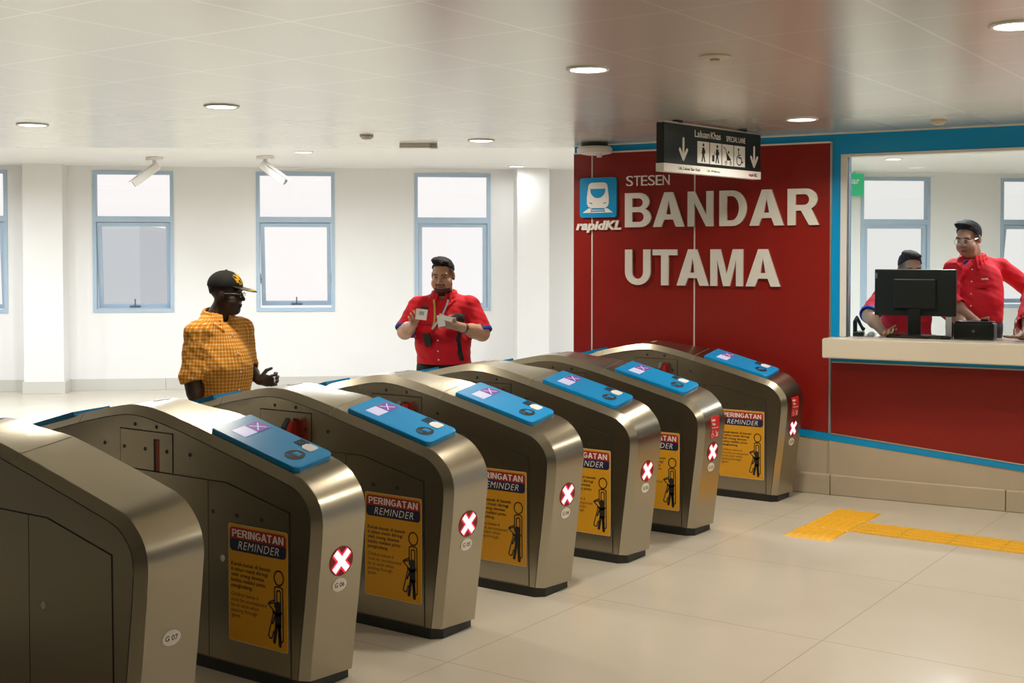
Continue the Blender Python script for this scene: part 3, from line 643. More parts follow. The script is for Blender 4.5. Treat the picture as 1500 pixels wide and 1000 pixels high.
# window wall with openings
T0W, T1W = -12.0, 13.0
def WP(t, z, off): return wall_pt(t, off, z)
bm = bmesh.new()
def wbox(bm, t0, t1, z0, z1, o0, o1, bev=0):
    vs = add_box(bm, (t0, o0, z0), (t1, o1, z1), bev)
    for v in vs: t, o, z = v.co; v.co = wall_pt(t, o, z)
wins = [WIN_T0 + k*WIN_P for k in range(-2, 8) if k != 3]
wbox(bm, T0W, T1W, 0, WIN_Z0, -0.2, 0); wbox(bm, T0W, T1W, WIN_Z1, 2.96, -0.2, 0)
pt = T0W
for a in wins: wbox(bm, pt, a, WIN_Z0, WIN_Z1, -0.2, 0); pt = a + WIN_W
wbox(bm, pt, T1W, WIN_Z0, WIN_Z1, -0.2, 0)
wb = bm_obj('wall_back', bm, M_WALL); struct(wb)
bm = bmesh.new()
for a, b in ((T0W, -6.20), (-5.72, 0.02), (0.47, T1W)):
    t = a
    while t < b - 0.01:
        e = min(b, t + 1.2); wbox(bm, t+0.002, e-0.002, 0, 0.15, 0, 0.015, 0.002); t = e
bb = bm_obj('baseboard_back', bm, M_BASEB); struct(bb)
for k, (a, b, o) in enumerate(((-6.20, -5.72, 0.32), (0.02, 0.44, 0.4))):
    bm = bmesh.new(); wbox(bm, a, b, 0.15, 2.88, 0, o); c = bm_obj('trim_%d' % (k+2), bm, M_WALL); struct(c)
    bm = bmesh.new(); wbox(bm, a-0.018, b+0.018, 0, 0.155, 0, o+0.018, 0.003); q = bm_obj('column_base', bm, M_BASEB, c)
def build_window(i, t0, opening):
    bm = bmesh.new(); t1 = t0 + WIN_W; f = 0.045; zt = 2.24
    wbox(bm, t0, t0+f, WIN_Z0, WIN_Z1, -0.10, 0.012); wbox(bm, t1-f, t1, WIN_Z0, WIN_Z1, -0.10, 0.012)
    wbox(bm, t0+f, t1-f, WIN_Z0, WIN_Z0+f, -0.10, 0.012); wbox(bm, t0+f, t1-f, WIN_Z1-f, WIN_Z1, -0.10, 0.012)
    wbox(bm, t0+f, t1-f, zt-0.075, zt, -0.10, 0.012)
    wd = bm_obj('window_%d' % i, bm, M_WFRAME); struct(wd)
    bm = bmesh.new(); wbox(bm, t0+f, t1-f, zt, WIN_Z1-f, -0.06, -0.052); bm_obj('upper_pane', bm, M_WGLASS, wd)
    # top hung casement, swung outwards at the foot
    a, b, z0, z1 = t0+f+0.006, t1-f-0.006, WIN_Z0+f+0.004, zt-0.078
    def cas(bm, q0, q1, r0, r1, o0, o1):
        vs = add_box(bm, (q0, o0, r0), (q1, o1, r1))
        ca, sa = math.cos(opening), math.sin(opening)
        for v in vs:
            t, o, z = v.co; dz = z - z1; oo = o + 0.03
            v.co = wall_pt(t, -0.03 + oo*ca + dz*sa, z1 + dz*ca - oo*sa)
    bm = bmesh.new(); cf = 0.052
    cas(bm, a, a+cf, z0, z1, -0.06, -0.01); cas(bm, b-cf, b, z0, z1, -0.06, -0.01); cas(bm, a+cf, b-cf, z0, z0+cf, -0.06, -0.01); cas(bm, a+cf, b-cf, z1-cf, z1, -0.06, -0.01)
    cs = bm_obj('casement', bm, M_WFRAME, wd)
    bm = bmesh.new(); cas(bm, a+cf, b-cf, z0+cf, z1-cf, -0.04, -0.033); bm_obj('casement_pane', bm, M_WGLASS, cs)
    bm = bmesh.new(); m_ = (a+b)/2
    cas(bm, m_-0.07, m_+0.07, z0+0.018, z0+0.032, -0.01, 0.012); cas(bm, m_-0.008, m_+0.008, z0+0.03, z0+0.12, 0.0, 0.012)
    bm_obj('casement_handle', bm, mat('handle_dark', (0.12, 0.16, 0.22), 0.4), cs)
    if opening > 0.05:
        bm = bmesh.new(); d = (z1-z0)*math.sin(opening)
        for t in (a-0.002, b+0.002): add_tube(bm, [wall_pt(t, -0.03, z0+0.45), wall_pt(t, -0.03-d*0.55, z0+0.32)], 0.008, 6)
        bm_obj('stay_arm', bm, M_ALU, wd)
for i, t in enumerate(wins): build_window(i+1, t, {1: 0.10, 2: 0.10, 3: 0.22, 4: 0.0, 5: 0.16, 7: 0.16, 8: 0.1}.get(i, 0.0))

# pale buildings beyond the windows
def out_block(t0, t1, h, off0, off1, label):
    bm = bmesh.new(); wbox(bm, t0, t1, -6, h, -off1, -off0)
    o = bm_obj('apartment_block', bm, mat('pale_blue_render', (0.82, 0.89, 0.97), 0.8)); tag(o, label, 'building', 'pale blocks beyond the windows')
    bm = bmesh.new(); wbox(bm, t0, t1, h, h+0.12, -off1, -off0); bm_obj('parapet', bm, mat('pale_parapet', (0.88, 0.93, 0.98), 0.8), o); return o
out_block(-11.5, -8.17, 2.5, 20, 26, 'pale blue block seen through the open leftmost whole window')

# ------------------------------------------------------------------ ceiling fittings
M_LAMP = mat('downlight_lens', (1, 1, 1), 0.4, emit=(1, 0.93, 0.80), estr=9)
def downlight(x, y, z, label, power, r=0.085, hall=False):
    t = thing('downlight', label, 'ceiling light', (x, y, z), 0, 'round recessed downlights')
    bm = bmesh.new(); add_lathe(bm, [(r+0.02, 0.0), (r+0.02, -0.006), (r+0.012, -0.011), (r, -0.008), (r, 0.0)]); bm_obj('trim_ring', bm, M_LSIDE, t, 30)
    bm = bmesh.new(); add_lathe(bm, [(r-0.001, -0.001), (r-0.001, -0.0075), (r*0.5, -0.009)]); bm_obj('lens', bm, M_LAMP, t)
    area_light('downlight_lamp', (0, 0, -0.02), power, r*1.9, (1, 0.92, 0.78) if not hall else (0.90, 0.95, 1.0), parent=t, spread=150 if not hall else 170)
    return t
P1 = 18
downlight(0.452, 1.39, 2.615, 'lit downlight at middle of ceiling, upper left of the hanging sign', P1)
downlight(0.462, 4.01, 2.615, 'lit downlight between hanging sign and blue booth surround', P1)
downlight(2.379, 1.38, 2.615, 'lit downlight cut by the photo\'s top right edge', P1)
downlight(-2.078, 1.39, 2.615, 'lit downlight above and right of the second window', P1)
downlight(-3.903, 1.36, 2.615, 'lit downlight at far left of ceiling', P1)
downlight(-2.103, 4.0, 2.615, 'lit downlight above the officer\'s window, beside ceiling box', P1)
for i, (x, y) in enumerate(((2.4, 3.9), (4.3, 1.39), (4.3, -1.24))):
    downlight(x, y, 2.615, 'downlight outside the photo, over the gate hall floor %s' % ('by the booth window', 'on the right', 'near the camera')[i], P1)
HP = 38
for x, y, lab in ((-6.21, 6.27, 'faint lit downlight left of white ceiling box, above hall'), (-5.53, 9.40, 'lit downlight before the right-hand white column'),
             (-4.59, 5.34, None), (-6.23, 4.19, None), (-7.86, 3.05, None), (-9.5, 1.9, None), (-5.5, 5.9, None), (-7.2, 4.7, None), (-8.8, 3.5, None), (-10.6, 3.4, None)):  # entries without a label are added out of sight to brighten the hall
    h = downlight(x, y, 2.88, lab or 'recessed downlight of the white hall, hidden by the lower ceiling', HP if y < 9 else 5, hall=True)
BP = [(0.6, 6.6), (2.2, 6.8), (0.2, 8.8), (2.0, 9.2), (-1.2, 11.0), (0.6, 11.6), (-2.0, 9.4)]  # lamps added to brighten the booth interior
for x, y in BP: downlight(x, y, 2.88, 'recessed downlight inside the glass-fronted booth', 55, hall=True)

# ceiling speaker, detector, emergency box, small sensors
t = thing('ceiling_speaker', 'small round ceiling speaker between two downlights', 'speaker', (1.104, 1.396, 2.615))
bm = bmesh.new(); add_lathe(bm, [(0.07, 0), (0.07, -0.008), (0.055, -0.014), (0.02, -0.014)]); bm_obj('grille', bm, mat('speaker_white', (0.62, 0.56, 0.46), 0.5), t, 30)
bm = bmesh.new(); add_lathe(bm, [(0.022, -0.013), (0.022, -0.02), (0.01, -0.022)]); bm_obj('centre_cap', bm, mat('speaker_grey', (0.35, 0.30, 0.24), 0.5), t, 30)
t = thing('wifi_access_point', 'round white ceiling unit above the train logo', 'ceiling unit', (-1.516, 4.70, 2.615))
bm = bmesh.new(); add_lathe(bm, [(0.085, -0.03), (0.125, -0.032), (0.14, -0.05), (0.135, -0.082), (0.07, -0.095)]); bm_obj('dome', bm, M_LSIDE, t, 35)
bm = bmesh.new(); add_lathe(bm, [(0.105, 0.0), (0.105, -0.031), (0.02, -0.031)]); bm_obj('neck', bm, M_INK, t)
box('clip', (0.055, -0.06, -0.12), (0.085, -0.03, -0.07), M_LSIDE, t)
def small_round(x, y, z, label):
    t = thing('smoke_detector', label, 'detector', (x, y, z), 0, 'small ceiling detectors')
    bm = bmesh.new(); add_lathe(bm, [(0.05, 0), (0.05, -0.012), (0.03, -0.03), (0.01, -0.03)]); bm_obj('shell', bm, mat('detector_beige', (0.62, 0.58, 0.5), 0.5), t, 30)
small_round(-2.569, 3.217, 2.615, 'small detector on ceiling left of the white box'); small_round(1.161, 4.602, 2.615, 'small dark ceiling detector near blue booth surround')
t = thing('emergency_light', 'white rectangular emergency light box on ceiling above officer', 'emergency light', (-2.72, 3.99, 2.615), YAW)
box('case', (-0.14, -0.05, -0.035), (0.10, 0.05, 0.0), M_LSIDE, t, 0.004); box('lens', (0.10, -0.05, -0.036), (0.155, 0.05, 0.0), mat('grey_lens', (0.5, 0.48, 0.44), 0.4), t, 0.004)
def cctv(x, y, yaw, pitch, label):
    t = thing('security_camera', label, 'security camera', (x, y, 2.88), 0, 'white bullet cameras')
    box('mount', (-0.10, -0.05, -0.04), (0.10, 0.05, 0), M_LSIDE, t, 0.006)
    bm = bmesh.new(); add_tube(bm, [(0, 0, -0.035), (0, 0, -0.07), (0, 0, -0.11)], 0.025, 12); bm_obj('arm', bm, M_LSIDE, t, 40)
    R = Matrix.Translation((0, 0, -0.13)) @ Matrix.Rotation(yaw, 4, 'Z') @ Matrix.Rotation(pitch, 4, 'Y')
    bm = bmesh.new(); add_box(bm, (-0.06, -0.05, -0.045), (0.30, 0.05, 0.045), 0.02, R); b = bm_obj('housing', bm, M_LSIDE, t, 40)
    bm = bmesh.new(); add_cyl(bm, (0.296, 0, -0.003), (0.306, 0, -0.003), 0.034); bmesh.ops.transform(bm, matrix=R, verts=bm.verts); bm_obj('lens', bm, mat('lens_grey', (0.25, 0.25, 0.26), 0.2), b)
    bm = bmesh.new(); add_box(bm, (-0.05, -0.056, 0.044), (0.33, 0.056, 0.053), 0.003, R); bm_obj('sunshield', bm, M_LSIDE, b)
cctv(-8.15, 5.80, math.atan2(RT.y, RT.x) + math.radians(195), math.radians(38), 'white security camera hanging above the left window, pointing left')
cctv(-6.97, 6.42, math.atan2(RT.y, RT.x) - math.radians(15), math.radians(35), 'white security camera hanging above the middle window, pointing right')

# ------------------------------------------------------------------ station lettering on the red wall
LF = lambda a, b, h: red(a, b, h)
H0, H1 = 0.016, 0.036
def letter(ch, s0, s1, z0, z1, label, grp, bold=0.025, h0=H0, h1=H1, m=None, shear=0.0, hf=None):
    bm = bmesh.new()
    add_text(bm, ch, s0, z0, LF, h0, h1, height=z1-z0, width=s1-s0, bold=bold, shear=shear, ref=hf or '#')
    return tag(bm_obj('metal_letter', bm, m or M_LETTER), label, 'letter', grp)
for ch, a, b, lab in (('B', -1.386, -1.165, 'big silver letter B starting the upper word on red wall'), ('A', -1.148, -0.888, 'big silver letter A right after the B, upper word'), ('N', -0.862, -0.656, 'big silver letter N in the upper word on red wall'),
                      ('D', -0.607, -0.393, 'big silver letter D in the upper word on red wall'), ('A', -0.371, -0.110, 'big silver letter A before the R, upper word'), ('R', -0.082, 0.153, 'big silver letter R ending the upper word on red wall')):
    letter(ch, a, b, 1.955, 2.222, lab, 'letters of the upper word')
for ch, a, b, lab in (('U', -1.384, -1.169, 'big silver letter U starting the lower word on red wall'), ('T', -1.150, -0.948, 'big silver letter T in the lower word on red wall'), ('A', -0.950, -0.692, 'big silver letter A between T and M, lower word'),
                      ('M', -0.677, -0.420, 'big silver letter M in the lower word on red wall'), ('A', -0.398, -0.134, 'big silver letter A ending the lower word on red wall')):
    letter(ch, a, b, 1.503, 1.781, lab, 'letters of the lower word')
x = -1.381
for i, (ch, wd) in enumerate((('S', .058), ('T', .056), ('E', .052), ('S', .058), ('E', .052), ('N', .056))):
    letter(ch, x, x+wd, 2.279, 2.357, 'small white letter %s, %s of the short word above the big letters' % (ch, ('first', 'second', 'third', 'fourth', 'fifth', 'last')[i]), 'letters of the small word', 0.0, H0, 0.024, M_WHITE, 0.0, 'H'); x += wd + .0065
# train logo plate
lg = thing('train_logo_sign', 'square blue sign with white train front, on the red wall', 'sign', (0, 0, 0))
a0, a1, z0, z1 = -1.780, -1.460, 2.036, 2.352; lw_, lh = a1-a0, z1-z0
prism('plate', rrect(a0, z0, a1, z1, 0.022), LF, 0.014, 0.034, M_BWALL, lg)
Q = lambda l: [(a0 + x*lw_, z0 + y*lh) for x, y in l]
bm = bmesh.new()
add_prism(bm, Q([(0.24, 0.80), (0.27, 0.85), (0.33, 0.875), (0.67, 0.875), (0.73, 0.85), (0.76, 0.80), (0.80, 0.50), (0.80, 0.34), (0.76, 0.27), (0.68, 0.235), (0.32, 0.235), (0.24, 0.27), (0.20, 0.34), (0.20, 0.50)]), LF, 0.034, 0.038)
add_prism(bm, Q([(0.08, 0.12), (0.24, 0.23), (0.32, 0.23), (0.30, 0.12)]), LF, 0.034, 0.038); add_prism(bm, Q([(0.92, 0.12), (0.76, 0.23), (0.68, 0.23), (0.70, 0.12)]), LF, 0.034, 0.038)
add_prism(bm, Q([(0.33, 0.175), (0.67, 0.175), (0.67, 0.195), (0.33, 0.195)]), LF, 0.034, 0.038); add_prism(bm, Q([(0.32, 0.12), (0.68, 0.12), (0.68, 0.145), (0.32, 0.145)]), LF, 0.034, 0.038)
bm_obj('train_symbol', bm, M_WHITE, lg)
bm = bmesh.new()
add_prism(bm, Q([(0.30, 0.72), (0.70, 0.72), (0.70, 0.64), (0.66, 0.56), (0.58, 0.50), (0.50, 0.485), (0.42, 0.50), (0.34, 0.56), (0.30, 0.64)]), LF, 0.038, 0.0405)
add_prism(bm, Q([(0.26, 0.38), (0.27, 0.36), (0.36, 0.33), (0.33, 0.37)]), LF, 0.038, 0.0405); add_prism(bm, Q([(0.74, 0.38), (0.73, 0.36), (0.64, 0.33), (0.67, 0.37)]), LF, 0.038, 0.0405)
bm_obj('windscreen', bm, M_BWALL, lg)
bm = bmesh.new(); add_text(bm, 'rapidKL', -1.818, 1.937, LF, 0.014, 0.030, height=0.074, width=0.40, bold=0.045, shear=0.22)
wm = bm_obj('operator_wordmark', bm, M_LETTER); tag(wm, 'slanted silver lettering directly below the blue train sign', 'lettering')

# ------------------------------------------------------------------ hanging sign over the wide lane
ang = math.atan2(4.623-3.438, -0.1185+0.262)
sg = thing('hanging_sign', 'black and white lane sign hanging from ceiling over the wide lane', 'sign', (-0.19, 4.03, 2.60), ang)
SW, SH = 1.194, 0.325
box('panel', (-SW/2, -0.03, -SH), (SW/2, 0.03, -0.012), mat('sign_black', (0.010, 0.013, 0.011), 0.35), sg, 0.002)
box('top_rail', (-SW/2+0.02, -0.02, -0.012), (SW/2-0.02, 0.02, 0.0), M_ALU, sg)
for x in (-0.4, 0.4): box('hanger', (x-0.03, -0.02, -0.004), (x+0.03, 0.02, 0.016), M_BLACK, sg)
box('white_band', (-SW/2-0.001, -0.0315, -SH-0.001), (SW/2+0.001, 0.0315, -SH+0.052), M_WHITE, sg)
SF = lambda a, b, h: Vector((-SW/2 + a*SW, -0.03-h, -b*SH))
SFI = lambda a, b, h: Vector((-SW/2 + a, -0.03-h, b))
bm = bmesh.new()
add_text(bm, 'Laluan', 0.295*SW, -0.083, SFI, 0.0, 0.0012, height=0.046, width=0.178, bold=0.01); bm_obj('sign_text', bm, M_WHITE, sg)
bm = bmesh.new(); add_text(bm, 'Khas', 0.295*SW+0.193, -0.083, SFI, 0.0, 0.0012, height=0.046, width=0.122, bold=0.01); bm_obj('sign_text', bm, M_WHITE, sg)
bm = bmesh.new(); add_text(bm, 'SPECIAL', 0.62*SW, -0.086, SFI, 0.0, 0.0012, height=0.036, width=0.145, bold=-0.002); bm_obj('sign_text', bm, M_WHITE, sg)
bm = bmesh.new(); add_text(bm, 'LANE', 0.62*SW+0.157, -0.086, SFI, 0.0, 0.0012, height=0.036, width=0.088, bold=-0.002)
bm_obj('sign_text', bm, M_WHITE, sg)
for ax in (0.185, 0.925):
    bm = bmesh.new(); X = ax*SW
    add_stroke(bm, [(X, -0.105), (X, -0.232)], 0.022, SFI, 0, 0.0012); add_stroke(bm, [(X-0.042, -0.175), (X, -0.238), (X+0.042, -0.175)], 0.022, SFI, 0, 0.0012)
    bm_obj('arrow', bm, M_WHITE, sg)
fx = [0.322 + 0.127*i for i in range(4)]
for i, q in enumerate(fx):
    X0 = q*SW; X1 = X0 + 0.142; Zt, Zb = -0.108, -0.252
    pn = prism('pictogram_panel', [(X0, Zb), (X1, Zb), (X1, Zt), (X0, Zt)], SFI, 0, 0.0012, M_WHITE, sg)
    bm = bmesh.new(); c = (X0+X1)/2; K = lambda l, dx=0: [(c + dx + a, Zb + b) for a, b in l]
    def walker(dx):
        add_prism(bm, ellipse(c+dx, Zb+0.122, 0.010, 0.011, 16), SFI, 0.0012, 0.002)
        add_prism(bm, K([(-0.014, 0.105), (0.010, 0.105), (0.016, 0.06), (-0.012, 0.06)], dx), SFI, 0.0012, 0.002)
        add_stroke(bm, K([(0.002, 0.062), (0.016, 0.014)], dx), 0.012, SFI, 0.0012, 0.002); add_stroke(bm, K([(-0.004, 0.062), (-0.016, 0.014)], dx), 0.012, SFI, 0.0012, 0.002)
        add_stroke(bm, K([(0.006, 0.10), (0.022, 0.072)], dx), 0.008, SFI, 0.0012, 0.002); add_stroke(bm, K([(-0.008, 0.10), (-0.018, 0.065)], dx), 0.008, SFI, 0.0012, 0.002)
    if i == 0: walker(0)
    elif i == 1:
        walker(0.018); add_prism(bm, rrect(c-0.045, Zb+0.018, c-0.018, Zb+0.062, 0.004), SFI, 0.0012, 0.002)
        add_stroke(bm, K([(-0.022, 0.062), (-0.016, 0.085)]), 0.004, SFI, 0.0012, 0.002)
    elif i == 2:
        add_stroke(bm, K([(-0.055, 0.125), (-0.03, 0.112), (0.0, 0.048)]), 0.006, SFI, 0.0012, 0.002)
        add_prism(bm, K([(-0.022, 0.098), (0.002, 0.075), (0.038, 0.045), (0.036, 0.036), (-0.012, 0.036)]), SFI, 0.0012, 0.002)
        add_prism(bm, ellipse(c+0.010, Zb+0.092, 0.009, 0.010, 14), SFI, 0.0012, 0.002)
        for dx in (-0.024, 0.036): add_stroke(bm, ellipse(c+dx, Zb+0.018, 0.011, 0.012, 16), 0.004, SFI, 0.0012, 0.002, True)
        add_stroke(bm, K([(-0.012, 0.036), (-0.024, 0.018)]), 0.004, SFI, 0.0012, 0.002); add_stroke(bm, K([(0.03, 0.036), (0.036, 0.018)]), 0.004, SFI, 0.0012, 0.002)
    else:
        add_prism(bm, ellipse(c-0.014, Zb+0.118, 0.009, 0.010, 14), SFI, 0.0012, 0.002)
        add_stroke(bm, K([(-0.014, 0.102), (-0.013, 0.064), (0.018, 0.062), (0.030, 0.030), (0.042, 0.034)]), 0.009, SFI, 0.0012, 0.002); add_stroke(bm, K([(-0.013, 0.083), (0.010, 0.080)]), 0.006, SFI, 0.0012, 0.002)
        add_stroke(bm, [(c-0.006+0.033*math.cos(t), Zb+0.045+0.034*math.sin(t)) for t in [math.radians(125+20*k) for k in range(12)]], 0.007, SFI, 0.0012, 0.002)
    bm_obj('pictogram', bm, M_INK, pn)
SFB = lambda a, b, h: Vector((-SW/2 + a, -0.0315-h, b))
bm = bmesh.new(); add_text(bm, 'Lift, Laluan Siar Kaki', 0.165, -0.308, SFB, 0, 0.001, height=0.018, width=0.25, bold=0.012); add_text(bm, 'Lift, Walkway', 0.50, -0.306, SFB, 0, 0.001, height=0.014, width=0.16)
bm_obj('band_text', bm, M_INK, sg)
bm = bmesh.new(); add_text(bm, 'rapid', 1.03, -0.310, SFB, 0, 0.001, height=0.022, width=0.075, bold=0.03, shear=0.2); bm_obj('red_wordmark', bm, M_RLANE, sg)
bm = bmesh.new(); add_text(bm, 'KL', 1.108, -0.310, SFB, 0, 0.001, height=0.022, width=0.036, bold=0.03, shear=0.2); bm_obj('dark_wordmark', bm, M_SNAVY, sg)

# ------------------------------------------------------------------ tactile paving
M_TAC = mat('tactile_yellow', (0.78, 0.40, 0.012), 0.5); M_TAC2 = mat('tactile_yellow_pale', (0.70, 0.42, 0.04), 0.5)
for i in range(3):
    y0 = 3.575 + i*0.3235; t = thing('tactile_dot_tile', ('square yellow dotted floor tile, nearest of three', 'square yellow dotted floor tile, middle of three', 'square yellow dotted floor tile, nearest the curb')[i], 'tactile tile', (0.53, y0, 0.0), 0.02, 'yellow dotted tiles')
    NX, NY = 37, 37; vs = []
    for a in range(NX):
        for b in range(NY):
            ed = a in (0, NX-1) or b in (0, NY-1); on = a % 6 in (2, 3, 4) and b % 6 in (2, 3, 4); top = on and (a % 6 == 3 or b % 6 == 3)
            vs.append((0.3*a/(NX-1), 0.32*b/(NY-1), 0.0 if ed else 0.005 + (0.0045 if on else 0) + (0.001 if top else 0)))
    link('studded_top', mesh_of(vs, [(a*NY+b, (a+1)*NY+b, (a+1)*NY+b+1, a*NY+b+1) for a in range(NX-1) for b in range(NY-1)]), M_TAC, t, 40)
d = math.atan2(4.065-4.052, 1.836-0.848)
for i in range(8):
    t = thing('tactile_bar_tile', '%s ribbed yellow floor tile leading right from the dotted tiles' % ('first', 'second', 'third', 'fourth', 'fifth', 'sixth', 'seventh', 'eighth')[i], 'tactile tile', (0.836+i*0.30, 3.915+i*0.002, 0.0), 0.007, 'ribbed yellow guiding tiles')
    for r in range(4): box('bar', (0.008, 0.02+r*0.075, 0.0), (0.292, 0.062+r*0.075, 0.0065), M_TAC, t, 0.002)
    box('base', (0.0, 0.0, 0.0), (0.298, 0.32, 0.0025), M_TAC2, t)
#@@BOOTH
# ------------------------------------------------------------------ figures: implicit surfaces meshed as one continuous skin
V3 = lambda *a: np.array(a, dtype=np.float64)
class Field:
    def __init__(self, lo, hi, h):
        self.lo = np.array(lo, float); self.h = h; self.n = np.ceil((np.array(hi)-self.lo)/h).astype(int)+1
        self.F = np.full(self.n, 0.2, np.float32)
    def sub(self, lo, hi):
        a = np.clip(np.floor((np.array(lo)-self.lo)/self.h).astype(int), 0, self.n); b = np.clip(np.ceil((np.array(hi)-self.lo)/self.h).astype(int)+1, 0, self.n)
        if np.any(b <= a): return None
        sl = tuple(slice(i, j) for i, j in zip(a, b))
        X, Y, Z = np.meshgrid(*[self.lo[i]+self.h*np.arange(a[i], b[i]) for i in range(3)], indexing='ij', sparse=True)
        return sl, X, Y, Z
    def put(self, sl, d, k, mode='u'):
        f = self.F[sl]; d = d.astype(np.float32)
        if mode == 's': f = -f
        if k > 0:
            hh = np.clip(0.5+0.5*(f-d)/k, 0, 1); r = f*(1-hh)+d*hh-k*hh*(1-hh)
        else: r = np.minimum(f, d)
        self.F[sl] = -r if mode == 's' else r
    def cap(self, a, b, ra, rb=None, k=0.02, mode='u', cut=None, squash=None):
        a, b = np.array(a, float), np.array(b, float); rb = ra if rb is None else rb; m = max(ra, rb)+k+3*self.h
        g = self.sub(np.minimum(a, b)-m, np.maximum(a, b)+m)
        if g is None: return
        sl, X, Y, Z = g; ab = b-a; l2 = ab@ab+1e-12
        t = np.clip(((X-a[0])*ab[0]+(Y-a[1])*ab[1]+(Z-a[2])*ab[2])/l2, 0, 1)
        d = np.sqrt((X-a[0]-t*ab[0])**2+(Y-a[1]-t*ab[1])**2+(Z-a[2]-t*ab[2])**2)-(ra+(rb-ra)*t)
        if cut is not None:
            p, n = cut; d = np.maximum(d, (X-p[0])*n[0]+(Y-p[1])*n[1]+(Z-p[2])*n[2])
        self.put(sl, d, k, mode)
    def ell(self, c, r, R=None, k=0.02, mode='u', clip=None):
        c, r = np.array(c, float), np.array(r, float); m = r.max()+k+3*self.h
        g = self.sub(c-m, c+m)
        if g is None: return
        sl, X, Y, Z = g; x, y, z = X-c[0], Y-c[1], Z-c[2]
        if R is not None: x, y, z = (R[0, 0]*x+R[1, 0]*y+R[2, 0]*z, R[0, 1]*x+R[1, 1]*y+R[2, 1]*z, R[0, 2]*x+R[1, 2]*y+R[2, 2]*z)
        k0 = np.sqrt((x/r[0])**2+(y/r[1])**2+(z/r[2])**2); k1 = np.sqrt((x/r[0]**2)**2+(y/r[1]**2)**2+(z/r[2]**2)**2)+1e-9
        d = k0*(k0-1)/k1
        if clip is not None: d = np.maximum(d, clip(x, y, z))
        self.put(sl, d, k, mode)
    def plane(self, p, n):                            # keep the side the normal points away from
        X, Y, Z = np.meshgrid(*[self.lo[i]+self.h*np.arange(self.n[i]) for i in range(3)], indexing='ij', sparse=True)
        self.F = np.maximum(self.F, ((X-p[0])*n[0]+(Y-p[1])*n[1]+(Z-p[2])*n[2]).astype(np.float32))
    def wobble(self, amp, fr, seed=0):
        X, Y, Z = np.meshgrid(*[self.lo[i]+self.h*np.arange(self.n[i]) for i in range(3)], indexing='ij', sparse=True)
        s = seed
        self.F += (amp*(np.sin(fr*(0.8*X+1.1*Z+0.4*Y)+s)*np.sin(fr*(0.9*Z-0.7*X+0.5*Y)*0.6+2*s)+0.6*np.sin(fr*1.7*(0.5*X-0.6*Y+0.8*Z)+3*s))).astype(np.float32)
    def nets(self):
        F = self.F; S = F < 0; n = np.array(F.shape)-1
        c = np.zeros(n, np.int8)
        for i in (0, 1):
            for j in (0, 1):
                for k in (0, 1): c += S[i:i+n[0], j:j+n[1], k:k+n[2]]
        I, J, K = np.nonzero((c > 0) & (c < 8)); N = len(I)
        acc = np.zeros((N, 3)); cnt = np.zeros(N)
        cor = [(i, j, k) for i in (0, 1) for j in (0, 1) for k in (0, 1)]
        val = {q: F[I+q[0], J+q[1], K+q[2]].astype(np.float64) for q in cor}
        for q in cor:
            for ax in range(3):
                if q[ax]: continue
                p = list(q); p[ax] = 1; p = tuple(p); f0, f1 = val[q], val[p]
                m = (f0 < 0) != (f1 < 0); t = np.where(m, f0/np.where(m, f0-f1, 1), 0)
                o = np.array(q, float)[None].repeat(N, 0); o[:, ax] += t; acc[m] += o[m]; cnt[m] += 1
        P = self.lo + self.h*(np.stack([I, J, K], 1)+acc/cnt[:, None])
        idx = np.full(n, -1, np.int32); idx[I, J, K] = np.arange(N)
        quads = []
        for ax in range(3):
            sl0 = [slice(1, -1)]*3; sl1 = [slice(1, -1)]*3; sl0[ax] = slice(0, -1); sl1[ax] = slice(1, None)
            A, B = S[tuple(sl0)], S[tuple(sl1)]; E = np.nonzero(A != B); E = [e.copy() for e in E]; inside = A[E[0], E[1], E[2]]
            for q in range(3):
                if q != ax: E[q] += 1
            u, v = (ax+1) % 3, (ax+2) % 3
            def at(du, dv):
                e = [x.copy() for x in E]; e[u] -= du; e[v] -= dv; return idx[e[0], e[1], e[2]]
            Q = np.stack([at(1, 1), at(0, 1), at(0, 0), at(1, 0)], 1); Q[~inside] = Q[~inside][:, ::-1]; quads.append(Q)
        Q = np.concatenate(quads); Q = Q[(Q >= 0).all(1)]
        return P, Q
def net_obj(name, P, Q, m, parent, col=None, pat=None):
    me = bpy.data.meshes.new(name); me.vertices.add(len(P)); me.vertices.foreach_set('co', P.astype(np.float32).ravel())
    me.loops.add(len(Q)*4); me.loops.foreach_set('vertex_index', Q.astype(np.int32).ravel())
    me.polygons.add(len(Q)); me.polygons.foreach_set('loop_start', np.arange(0, len(Q)*4, 4, dtype=np.int32))
    me.polygons.foreach_set('use_smooth', np.ones(len(Q), bool)); me.update(calc_edges=True); me.validate()
    if col is not None:
        a = me.color_attributes.new('Col', 'FLOAT_COLOR', 'POINT'); c4 = np.ones((len(me.vertices), 4), np.float32); c4[:, :3] = col[:len(me.vertices)]; a.data.foreach_set('color', c4.ravel())
    if pat is not None:
        a = me.attributes.new('Pat', 'FLOAT_VECTOR', 'POINT'); a.data.foreach_set('vector', pat.astype(np.float32).ravel())
    o = bpy.data.objects.new(name, me); C.objects.link(o); o.parent = parent; me.materials.append(m); return o
def col_mat(name, rough, spec=0.4):
    m = bpy.data.materials.new(name); m.use_nodes = True; t = m.node_tree; b = t.nodes['Principled BSDF']
    a = t.nodes.new('ShaderNodeVertexColor'); a.layer_name = 'Col'; t.links.new(a.outputs[0], b.inputs['Base Color'])
    b.inputs['Roughness'].default_value = rough; b.inputs['Specular IOR Level'].default_value = spec; return m
M_SKIN = col_mat('skin', 0.5); M_CAPM = col_mat('cap_cloth', 0.8, 0.2)
